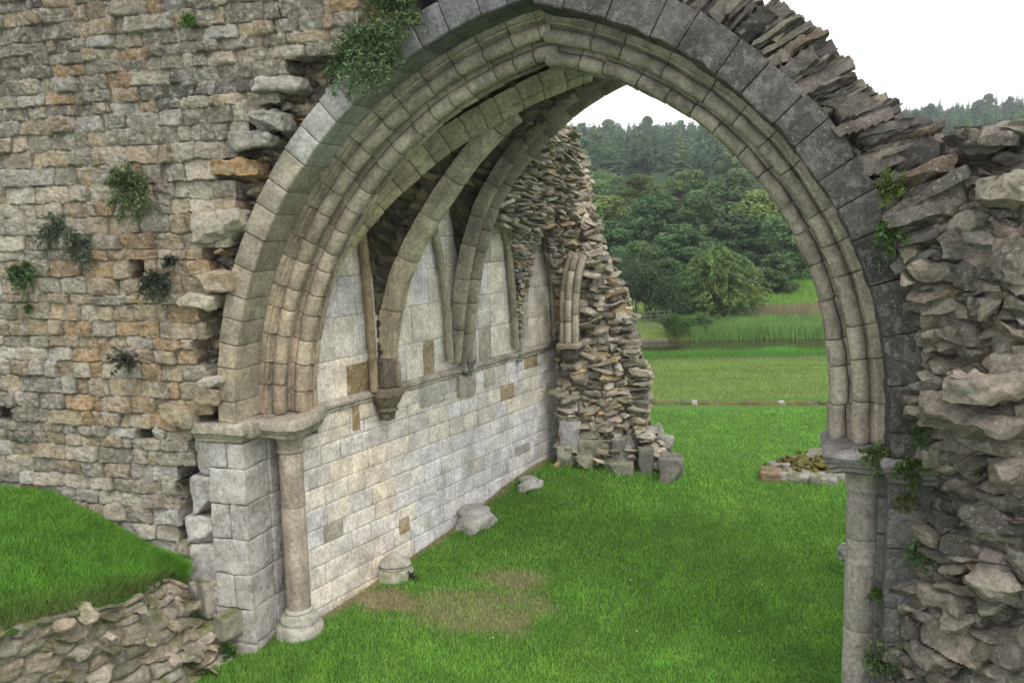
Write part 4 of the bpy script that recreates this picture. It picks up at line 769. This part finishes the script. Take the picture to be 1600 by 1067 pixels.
def con_tree(name, H, Wd, col, layers=13, per=18, seed=0):
    t = bpy.data.objects.new(name, None); C.objects.link(t); t['_w'] = [0, 0, 0]; m = MB()
    for i in range(layers):
        f = i/(layers-1); z = H*(.08+.9*f); r = Wd/2*(1-f)**.6*(.75+.5*rs.rand())+.05
        for j in range(max(5, int(per*(1-f*.7)))):
            a = rs.rand()*6.283; rr2 = r*(.55+.55*rs.rand()); tip = np.array([rr2*math.cos(a), rr2*math.sin(a), z-rr2*.32+.1*rs.randn()]); ba = np.array([0, 0, z+.12]); sd = np.array([-math.sin(a), math.cos(a), 0])*rr2*.33; mid = ba*.45+tip*.55
            c = np.asarray(col)*(.6+.8*rs.rand()); m.add([ba, mid+sd-Z3*.12, tip, mid-sd-Z3*.12], [[0, 1, 2, 3]], c)
    m.add([(0, 0, H), (.12, 0, H*.9), (-.06, .1, H*.9), (-.06, -.1, H*.9)], [[0, 1, 2], [0, 2, 3], [0, 3, 1]], col)
    m.build('crown', M_leaf, t, smooth=False); m = MB(); tube(m, [(0, 0, -1), (0, 0, H*.5), (0, 0, H*.93)], [.22, .14, .04], (.1, .08, .06), 6); m.build('trunk', M_bark, t); return t
def copy_tree(o):
    c = o.copy(); C.objects.link(c)
    for ch in o.children: d = ch.copy(); C.objects.link(d); d.parent = c
    return c
def place(protos, used, i, P, sc, label, cat, group):
    o = protos[i] if i not in used else copy_tree(protos[i]); used.add(i); o.location = P; o.rotation_euler = (0, 0, rs.rand()*6.283); o.scale = (sc*(.85+.3*rs.rand()),)*2+(sc,); o['label'] = label; o['category'] = cat; o['group'] = group; return o
CONS = [con_tree('conifer_tree', 6.0, 4.3, c) for c in ((.06, .115, .05), (.08, .145, .06), (.045, .095, .045), (.095, .16, .055))]; uc = set()
HD = [dec_tree('rounded_tree', 6.0, 5.5, c_, nb=40, nl=3500, ls=.34) for c_ in ((.10, .17, .06), (.07, .13, .06))]; uh = set()
n_c = 0
cand = []
for i in range(9000):
    D = 120+230*rs.rand()**.8; x = 830+rs.rand()*850; P = atdist(x, 300, D); cand.append((D, x, P))
cand = [(D, x, P) for D, x, P in cand if (x < 1200 or x > 1400)]
taken = []
for D, x, P in cand:
    if n_c >= 285: break
    g = float(gz(P[0:1], P[1:2])[0]); py = 338-(g-HC)/D*F-.021*(x-1000)
    if x > 1400 and py > 260: continue
    if x < 1200 and D < 150 and py > 300: continue
    if any(abs(x-a) < 8 and abs(py-b) < 6 for a, b in taken): continue
    taken.append((x, py)); sc = .6+.6*rs.rand(); where = 'right of the arch above the rubble' if x > 1400 else 'on the hillside seen through the arch'
    if rs.rand() < .3: place(HD, uh, int(rs.rand()*2), (P[0], P[1], g-.3), sc*(.8+.4*rs.rand()), 'rounded leafy tree standing among the conifers '+where, 'tree', 'leafy trees among the far conifers'+(' right of the arch' if x > 1400 else '')); n_c += 1; continue
    place(CONS, uc, int(rs.rand()*4), (P[0], P[1], g-.3), sc, 'dark green conifer among many crowding the slope '+where, 'conifer', 'conifers on the far hill'+(' right of the arch' if x > 1400 else '')); n_c += 1
# far wood as one mass behind and around
m = MB()
tv = []
for o in CONS:
    me = o.children[0].data; a = np.zeros(len(me.vertices)*3); me.vertices.foreach_get('co', a); k_ = np.zeros(len(me.vertices)*4, np.float32); me.color_attributes['Col'].data.foreach_get('color', k_); qf = np.array([p.vertices[:] for p in me.polygons if len(p.vertices) == 4]); tv.append((a.reshape(-1, 3), k_.reshape(-1, 4)[:, :3], qf))
for i in range(2600):
    y = 95+285*rs.rand(); x = -150+400*rs.rand(); px_ = 800+F*x/y; near_ = 830 < px_ < 1230
    z = float(gz(np.array([x]), np.array([y]))[0])
    if near_ and y < 150: continue
    if rs.rand() < .45 and not (840 < px_ < 1200 or 1420 < px_ < 1640): continue
    a, k_, qf = tv[i % 4]; an = rs.rand()*6.283; ca, sa = math.cos(an), math.sin(an); h = .5+.6*rs.rand(); V = a@np.array([[ca, sa, 0], [-sa, ca, 0], [0, 0, 1]])*h*np.array([1.1, 1.1, 1])+np.array([x, y, z-.3]); m.add(V, qf, k_*(.75+.5*rs.rand()))
o = m.build('distant_wood', M_leaf, smooth=False); tag(o, 'mass of trees covering the far hillside', 'woodland', kind='stuff')
DECS = [dec_tree('broadleaf_tree', 10, 9, (.09, .16, .062)), dec_tree('broadleaf_tree', 10, 9, (.12, .19, .055), yel=.04), dec_tree('broadleaf_tree', 10, 8, (.08, .14, .058)), dec_tree('broadleaf_tree', 9, 10, (.14, .24, .08), yel=.02)]; ud = set()
DL = [  # px x, top y, distance, proto, height-scale basis, label
 (905, 262, 100, 3, 'pale green broadleaf tree rising just right of the ragged pier top'), (945, 300, 70, 1, 'broadleaf tree with yellowing top just right of the ragged pier'), (940, 265, 110, 3, 'pale rounded tree at the foot of the conifer slope'),
 (1000, 268, 85, 1, 'broad olive green tree crown below the conifers'), (1075, 262, 90, 1, 'tree with an orange and yellow top in the middle of the wood'), (1030, 296, 62, 0, 'large dark broadleaf tree behind the big light bush'), (1090, 300, 60, 2, 'dark broadleaf tree directly above the big light bush'),
 (960, 340, 58, 2, 'dark broadleaf tree beside the ragged pier over the metal fence'), (1150, 268, 75, 0, 'broadleaf tree close to the inner edge of the arch'), (1190, 290, 66, 1, 'broadleaf tree with yellow flecks near the right haunch of the arch'), (1160, 330, 58, 2, 'dark broadleaf tree up and right of the big light bush'),
 (1225, 330, 60, 0, 'dark broadleaf tree behind the right side of the arch'), (1215, 390, 54, 2, 'lowest dark broadleaf tree at the field edge near the arch'), (1000, 372, 54, 0, 'lower dark broadleaf tree left behind the big light bush'), (1270, 350, 62, 2, 'dark broadleaf tree mostly hidden by the right arch stones'),
 (890, 330, 75, 2, 'dark broadleaf tree half hidden behind the ragged pier'), (870, 380, 62, 0, 'broadleaf tree hidden low behind the ragged pier'), (1065, 345, 55, 2, 'dark rounded tree hugging the back of the big light bush'), (1120, 285, 80, 3, 'pale broadleaf tree in the middle distance of the wood'), (1330, 330, 66, 0, 'broadleaf tree wholly behind the right leg of the arch'), (1400, 320, 64, 2, 'broadleaf tree hidden behind the right pier'), (1470, 330, 70, 1, 'broadleaf tree hidden behind the broken wall at right'), (1290, 290, 90, 3, 'paler broadleaf tree behind the right haunch of the arch'), (1420, 285, 95, 0, 'farther broadleaf tree screened by the right rubble'), (800, 330, 70, 1, 'broadleaf tree screened by the ragged vault rubble')]
for x, yt, D, k, lab in DL:
    P = atdist(x, 300, D); g = float(gz(P[0:1], P[1:2])[0]); top = float(atdist(x, yt, D)[2]); H0 = (10, 10, 10, 9)[k]; sc = (top-g)/H0*1.02; o = place(DECS, ud, k, (P[0], P[1], g-.2), sc, lab, 'tree', 'broadleaf trees at the foot of the hill'); w = max(1., .62*D/60/sc*1.1); o.scale = (sc*1.0*min(w, 1.5), sc*1.0*min(w, 1.5), sc)
# big light bush by the river: horizontal layered sprays
bush = thing('layered_tree', (0, 0, 0), 'big bushy light green tree with layered boughs standing by the far river bank', 'tree'); Pb = atdist(1122, 500, 46.5); bz = float(gz(Pb[0:1], Pb[1:2])[0]); Hb = float(atdist(1122, 383, 46.5)[2])-bz; Wb = 158/F*46.5
m = MB(); PP = []; CC = []; NNn = []
for i in range(560):
    zf = rs.rand()**.85; prof = (1-zf**2.9)**.55*(.80+.20*min(1, zf*4+.2)); a = rs.rand()*6.283; R0 = Wb/2*prof*(.72+.42*rs.rand()); n = 95; f = .35+.65*rs.rand(n)**.6
    z = Hb*(.05+.92*zf); wid = .28*(1.15-f); aa2 = a+rs.randn(n)*wid*.5; PP.append(np.stack([R0*f*np.cos(aa2), R0*f*np.sin(aa2), z+.045*rs.randn(n)+.45*f-.75*f**2], 1)); cc_ = np.array((.145, .255, .085))*(.55+.8*rs.rand()); cc_ = cc_ if rs.rand() > .03 else np.array((.20, .24, .05)); CC.append(np.tile(cc_, (n, 1)))
PP = np.concatenate(PP); leaves(m, PP+np.array([Pb[0], Pb[1], bz]), .055, np.concatenate(CC), nrm=np.tile([0, 0, 1.], (len(PP), 1)), cv=.3); bush.location = (Pb[0], Pb[1], bz); bush['_w'] = [Pb[0], Pb[1], bz]
m.build('crown', M_leaf, bush, smooth=False); m = MB(); 
for k in range(5): tube(m, curve3(np.array([[0, 0, 0], [.3*math.cos(k*1.3), .3*math.sin(k*1.3), 1.2], [1.1*math.cos(k*1.3), 1.1*math.sin(k*1.3), 2.8]])+np.array([Pb[0], Pb[1], bz]), 8), np.linspace(.12, .03, 8), (.1, .08, .06), 6)
m.build('trunk', M_bark, bush)
def shrub(x, y, D, W_, H_, col, lab, n=4500, name='shrub', ls=.04):
    P = atdist(x, y, D); P = np.array([P[0], P[1], float(gz(P[0:1], P[1:2])[0])]); m = MB(); bl = [(rs.randn()*W_*.2, rs.randn()*W_*.2, H_*(.25+.45*rs.rand()), W_*(.18+.1*rs.rand())) for _ in range(12)]; q, d, k = crown_pts(bl, n); q[:, 2] = np.maximum(q[:, 2], 0); leaves(m, q+P, ls, np.asarray(col)*(.7+.6*rs.rand(12))[k][:, None], nrm=d*.5)
    t = thing(name, P, lab, 'shrub', 'shrubs on the far river bank'); m.build('foliage', M_leaf, t, smooth=False); m = MB()
    for i in range(5): tube(m, [P-Z3*.1, P+np.array([rs.randn()*.1*W_, rs.randn()*.1*W_, H_*.6])], [.03, .012], (.1, .08, .06), 5)
    m.build('stem', M_bark, t)
shrub(1055, 530, 41.9, 1.35, 1.25, (.08, .17, .05), 'round dark green shrub at the water edge beside the metal fence')
shrub(1092, 520, 42.6, .9, 1.1, (.10, .19, .06), 'smaller shrub between the round shrub and the reeds')
shrub(1040, 500, 45.2, 2.6, 2.6, (.07, .12, .05), 'dull green thicket filling the gap left of the big layered tree', n=7000, ls=.06)
shrub(992, 500, 46, 3.6, 4.2, (.06, .11, .05), 'tall dark thicket beside the ragged pier behind the fence', n=8000, ls=.07)
shrub(1018, 500, 46.5, 2.6, 3.2, (.045, .075, .03), 'loose grey green bush rising behind the metal fence', n=6000)
# metal fence
P0, P1 = atdist(985, 526, 42.6), atdist(1048, 526, 43.4); fen = thing('metal_fence', (P0+P1)/2, 'pale grey metal rail fence on the far bank at left of the bushes', 'fence'); z0 = float(gz(P0[0:1], P0[1:2])[0])+.1; mf = plain('pale_metal', (.12, .15, .13), .7)
m = MB(); hgt = .85
for i in range(7): p = P0+(P1-P0)*i/6; tube(m, [(p[0], p[1], z0-.1), (p[0], p[1], z0+hgt+.05)], .018, (.5, .5, .5), 6)
m.build('post', mf, fen)
m = MB()
for k in range(5): tube(m, [(P0[0], P0[1], z0+.12+k*.18), (P1[0], P1[1], z0+.12+k*.18)], .010, (.5, .5, .5), 5)
m.build('rail', mf, fen)
m = MB(); P_ = atdist(1012, 531, 41.7); block(m, np.array([P_[0], P_[1], -1.62])+np.array([0, .3, 0]), np.eye(3), (1.9, .9, .35), (.16, .15, .12), b=.05, n=10, rough=.05); o = m.build('landing_stage', M_bank); tag(o, 'low stone landing at the water edge below the metal fence', 'landing')

def plant(x, y, d, rad, n, col, lab, name='wall_plant', ls=.022, hang=.3, wob=1., fn=pxA, stems=24, flat=.45, grp='plants rooted in the broken masonry'):
    P = fn(x, y, d); t = thing(name, P, lab, 'plant', grp); m = MB(); ms = MB()
    for i in range(stems):
        a = rs.rand()*6.283; l = rad*(.5+.6*rs.rand()); dr = U*math.cos(a)*wob+Z3*(math.sin(a)*.8+.1)-N*(flat+.4*rs.rand()); dr /= np.linalg.norm(dr); tt = np.linspace(0, 1, 7)[:, None]; pts = P+dr*l*tt-Z3*hang*l*tt**2+N*.1*l*tt**2*0; tube(ms, pts, np.linspace(.004, .0015, 7), np.asarray(col)*.7, 4)
        k = max(3, n//stems); f = (.25+.75*rs.rand(k))[:, None]; q = P+dr*l*f-Z3*hang*l*f**2+rs.randn(k, 3)*rad*.07; leaves(m, q, ls, np.asarray(col)*(.7+.6*rs.rand()), asp=.4, cv=.3)
    m.build('leaves', M_plant, t, smooth=False); ms.build('stems', M_plant, t)
G1 = (.12, .17, .075); G2 = (.085, .13, .055); G3 = (.10, .125, .09)
plant(212, 290, -.06, .34, 3000, G1, 'largest feathery green plant sprouting from the middle of the left wall', hang=.25)
plant(45, 425, -.06, .22, 1500, G2, 'bushy plant near the left photo edge on the rubble wall')
plant(95, 358, -.06, .26, 700, G3, 'sparse trailing plant at upper left of the dark bushy plants', flat=.2)
plant(130, 378, -.06, .22, 700, G3, 'thin straggling plant on pale stones left of the feathery one', hang=.6, flat=.2)
plant(252, 440, -.06, .24, 1200, (.05, .065, .045), 'dark dull plant under the feathery one near the ragged wall edge')
plant(272, 408, -.06, .12, 300, (.05, .065, .045), 'small upright dark plant just above the dull one', wob=.4)
plant(200, 562, -.06, .2, 420, (.07, .08, .05), 'thin withered sprig low on the rubble wall', hang=.2)
plant(297, 30, -.06, .10, 240, (.07, .14, .03), 'tiny bright green tuft near the top of the rubble wall')
plant(454, 226, .2, .11, 240, (.06, .16, .03), 'small bright fern tucked in the broken core left of the arch')
plant(47, 480, -.06, .06, 120, (.06, .14, .03), 'tiny tuft below the bushy plant at far left')
plant(590, 62, .02, .42, 4800, (.10, .165, .075), 'big dense bush hanging over the top left of the arch ring', hang=.5, stems=46)
plant(625, 15, .02, .34, 2400, (.11, .18, .07), 'leafy plant at the top edge above the big arch bush', hang=.2, stems=30)
plant(560, 85, .02, .3, 1500, (.09, .15, .07), 'lower left tuft of greenery beside the arch bush', hang=.8, stems=22)
plant(1392, 300, -.1, .22, 420, (.09, .14, .04), 'wispy tall plant growing where the slabs meet the arch ring', hang=-.1, wob=.5)
plant(1388, 350, -.1, .2, 320, (.06, .12, .03), 'small leafed trailing plant down the gap beside the arch ring', hang=.9, wob=.5)
plant(1372, 705, .1, .17, 520, (.10, .14, .05), 'bushy plant sitting on the right impost', hang=.2)
plant(1425, 728, -.12, .2, 620, (.07, .12, .035), 'leafy plant on the dark pier right of the impost')
plant(1415, 775, -.08, .13, 300, (.12, .13, .05), 'reddish green tuft just below the impost plant', hang=.5)
plant(1440, 655, -.12, .18, 380, (.07, .13, .035), 'trailing plant high beside the right pier gap', hang=.6, wob=.5)
plant(1368, 925, .15, .10, 260, (.06, .13, .03), 'small fern between the right column and dark pier')
plant(1432, 855, -.1, .18, 260, (.07, .12, .04), 'sparse weed low on the dark pier', wob=.8)
plant(1375, 1030, .0, .24, 520, (.08, .12, .05), 'tall weed at the bottom beside the right column', hang=-.2, wob=.6)
plant(362, 1015, -.1, .14, 300, (.06, .14, .03), 'small clump of weeds at the foot of the left pier', hang=-.1)
plant(645, 898, 0, .12, 260, (.08, .13, .05), 'small weed at the foot of the moulded base', fn=lambda x, y, d: onz(x, y, -.02))

# ------------------------------------------------------------------ grass
def blades(m, P, h, w, col, lean=.5, cv=.3):
    n = len(P); a = rs.rand(n)*6.283; ln = lean*rs.rand(n)*h; tip = P+np.stack([np.cos(a)*ln, np.sin(a)*ln, h*(.6+.6*rs.rand(n))], 1); b2 = rs.rand(n)*3.14; s = np.stack([np.cos(b2), np.sin(b2), b2*0], 1)*np.asarray(w)[..., None]/2 if np.ndim(w) else np.stack([np.cos(b2), np.sin(b2), b2*0], 1)*w/2
    V = np.stack([P-s, P+s, tip], 1).reshape(-1, 3); c = np.asarray(col); c = np.tile(c, (n, 1)) if c.ndim == 1 else c; c = c*(1-cv+2*cv*rs.rand(n))[:, None]; m.add(V, np.arange(3*n).reshape(n, 3), np.repeat(c, 3, 0))
def scatter_lawn(n, x0, x1, y0, y1, pixh):
    px = x0+(x1-x0)*rs.rand(n); py = y0+(y1-y0)*rs.rand(n); r = fw[None]*F+rt[None]*(px-800)[:, None]-up[None]*(py-533.5)[:, None]; P = CAM+r*((0.1-HC)/r[:, 2])[:, None]
    for _ in range(3): z = gz(P[:, 0], P[:, 1]); P = CAM+r*((z-HC)/r[:, 2])[:, None]
    P[:, 2] = gz(P[:, 0], P[:, 1])-.003
    return P, px, py
m = MB()
P, px, py = scatter_lawn(300000, 280, 1420, 640, 1100, 0)
s_ = (P[:, :2]-W0[:2])@WN[:2]; s1_ = (P[:, :2]-W0[:2])@WD[:2]; uu_ = (P-L0)@U; dd_ = (P-L0)@N; ok = ((s_ > .03) | (s1_ > 6.) | (s1_ < -.8)) & ~((s1_ < .3) & (uu_ < .0) & (dd_ > -.02)); P = P[ok]; br_ = bare(P[:, 0], P[:, 1]); kk = rs.rand(len(P)) > br_*.42; P = P[kk]; br_ = br_[kk]
dist = np.linalg.norm(P-CAM, axis=1); h = .024+.018*rs.rand(len(P)); nn_ = fbm(np.stack([P[:, 0]*1.3, P[:, 1]*1.3, P[:, 0]*0], -1), 3); h = h*(1+.4*nn_)
nearpier = np.exp(-(((P[:, 0]-L0[0]-.3)**2+(P[:, 1]-L0[1]+.5)**2)/.5)); h = h*(1+1.0*nearpier)
c = np.array((.175, .37, .065))[None]*(1+.2*nn_[:, None]); n2 = fbm(np.stack([P[:, 0]*4, P[:, 1]*4, P[:, 0]*0+7], -1), 2)[:, None]; c = c*(1+.22*n2)+np.clip(n2, 0, 1)*np.array((.05, .03, .0)); c = c*(1-.8*br_[:, None])+np.array((.36, .32, .17))*.8*br_[:, None]
blades(m, P, h*(1.0+dist/30), .006+dist*.0006, c, lean=.8, cv=.5); o = m.build('lawn_grass', M_grass, smooth=False); tag(o, 'short mown green lawn grass inside the ruin', 'grass', kind='stuff')
m = MB(); i_ = (rs.rand(90000)*118).astype(int); j_ = (rs.rand(90000)*58).astype(int); P = Gb[i_, j_]+(Gb[i_+1, j_]-Gb[i_, j_])*rs.rand(90000)[:, None]+(Gb[i_, j_+1]-Gb[i_, j_])*rs.rand(90000)[:, None]
nn_ = fbm(P*1.3, 3)[:, None]; ed = (j_/58.)[:, None]; c = np.array((.14, .32, .045))*(1+.4*nn_)*(1+.35*fbm(P*5, 2)[:, None]); c = c*(1-np.clip((ed-.85)*5, 0, .7))+np.array((.14, .13, .06))*np.clip((ed-.85)*5, 0, .7); blades(m, P, .058*(1+.6*nn_[:, 0]+.4*(ed[:, 0] > .9)), .008, c, lean=1.3, cv=.5); o = m.build('bank_grass', M_grass, smooth=False); tag(o, 'longer lush grass covering the bank beneath the rubble wall', 'grass', kind='stuff')
m = MB(); n = 42000; x = 1.5+13*rs.rand(n); y = 18.9+12.6*rs.rand(n)**.8; z = gz(x, y); nn_ = fbm(np.stack([x*.5, y*1.2, x*0], -1), 3)[:, None]; blades(m, np.stack([x, y, z], 1), .07, .024, np.array((.19, .28, .075))*(1+.3*nn_), lean=.9)
o = m.build('meadow_grass', M_grass, smooth=False); tag(o, 'rough yellowish green meadow grass between low wall and river', 'grass', kind='stuff')
def reeds(n, x0, x1, y0, y1, h, w, col, name, lab, cv=.3, lean=.35, patch=.4):
    m = MB(); x = x0+(x1-x0)*rs.rand(n); y = y0+(y1-y0)*rs.rand(n); z = gz(x, y); nn_ = fbm(np.stack([x*.7, y*.7, x*0], -1), 3); hh = h*(1+patch*nn_); blades(m, np.stack([x, y, z-.05], 1), hh, w, np.asarray(col)*(1+.35*nn_[:, None]), lean=lean, cv=cv); o = m.build(name, M_grass, smooth=False); tag(o, lab, 'grass', kind='stuff')
reeds(26000, 2, 20, 31.6, 33.6, .22, .03, (.11, .27, .05), 'bank_reeds', 'lush green waterside grass on the near river bank')
reeds(5000, 4, 16, 30.9, 31.6, .13, .03, (.13, .17, .10), 'bank_weeds', 'dull grey green weeds fringing the near bank grass')
reeds(30000, 8.4, 24, 41.6, 44.2, .56, .035, (.19, .34, .10), 'far_bank_reeds', 'tall green reeds along the far river bank', lean=.5)
reeds(16000, 11, 26, 44.3, 47.5, .62, .035, (.28, .24, .15), 'seeding_grass', 'pinkish brown seeding grasses behind the far reeds', lean=.3)
reeds(16000, 13, 30, 49, 62, .3, .05, (.15, .30, .05), 'field_grass', 'bright green rough field grass rising to the wood', lean=.8)
for k, (x, y) in enumerate([(1133, 858), (1020, 690), (1258, 980), (1190, 912), (880, 640+106), (975, 750), (995, 985), (1085, 930), (985, 905), (790, 868), (925, 735), (1210, 1030), (1155, 985), (770, 995)]):
    P = onz(x, y, .1); 
    for _ in range(3): P = onz(x, y, float(gz(P[0:1], P[1:2])[0])+.05)
    m = MB(); q = 9; V = [P+Z3*.005]+[P+np.array([math.cos(j*6.283/q)*.011*(1 if j % 2 else .8), math.sin(j*6.283/q)*.011, 0]) for j in range(q)]; m.add(V, [[0, 1+j, 1+(j+1) % q] for j in range(q)], (.8, .8, .78)); m.add(np.array([P, P+Z3*.004, P-Z3*.05+np.array([.002, 0, 0])]), [[0, 1, 2]], (.1, .2, .05))
    o = m.build('daisy', M_plant); tag(o, 'tiny white daisy dotted in the lawn grass', 'flower', 'daisies in the lawn')
# ------------------------------------------------------------------ haze
HAZE = True
if HAZE:
    m = MB(); P_, Fc = cubegrid(1); lo = np.array([-265, -16, -4.]); hi = np.array([305, 475, 62.]); m.add(lo+P_*(hi-lo), Fc); hz = bpy.data.materials.new('haze_air'); hz.use_nodes = True; t = hz.node_tree; t.nodes.clear(); o_m = NT(t, 'ShaderNodeOutputMaterial'); pv = NT(t, 'ShaderNodeVolumePrincipled'); pv.inputs['Color'].default_value = (.85, .93, 1, 1); pv.inputs['Density'].default_value = .0006; pv.inputs['Anisotropy'].default_value = .2; t.links.new(pv.outputs[0], o_m.inputs['Volume'])
    o = m.build('haze', hz, smooth=False, loc=(0, 0, 0)); tag(o, None, None, kind='stuff')
# ------------------------------------------------------------------ light
sc = bpy.context.scene; w = bpy.data.worlds.new('World'); sc.world = w; w.use_nodes = True; t = w.node_tree; t.nodes.clear()
SE, SA = R_(52), R_(158)
sky = NT(t, 'ShaderNodeTexSky', sky_type='NISHITA'); sky.sun_disc = False; sky.sun_elevation = SE; sky.sun_rotation = SA; sky.dust_density = 3
cloud = mixc(t, .9, sky.outputs[0], (10.0, 9.95, 9.85)); bg = NT(t, 'ShaderNodeBackground'); t.links.new(cloud, bg.inputs[0]); bg.inputs[1].default_value = .12; wo = NT(t, 'ShaderNodeOutputWorld'); t.links.new(bg.outputs[0], wo.inputs[0])
sl = bpy.data.lights.new('sun', 'SUN'); sl.energy = 1.25; sl.angle = R_(20); sl.color = (1, .93, .84); so = bpy.data.objects.new('sun', sl); C.objects.link(so)
from mathutils import Vector
dirv = Vector((math.sin(SA)*math.cos(SE), math.cos(SA)*math.cos(SE), math.sin(SE))); so.rotation_euler = dirv.to_track_quat('Z', 'Y').to_euler()
sc.view_settings.view_transform = 'Standard'; sc.view_settings.look = 'None'; sc.view_settings.exposure = .58; sc.view_settings.gamma = 1
sc.render.engine = 'CYCLES'
for o in bpy.data.objects:
    if '_w' in o: del o['_w']
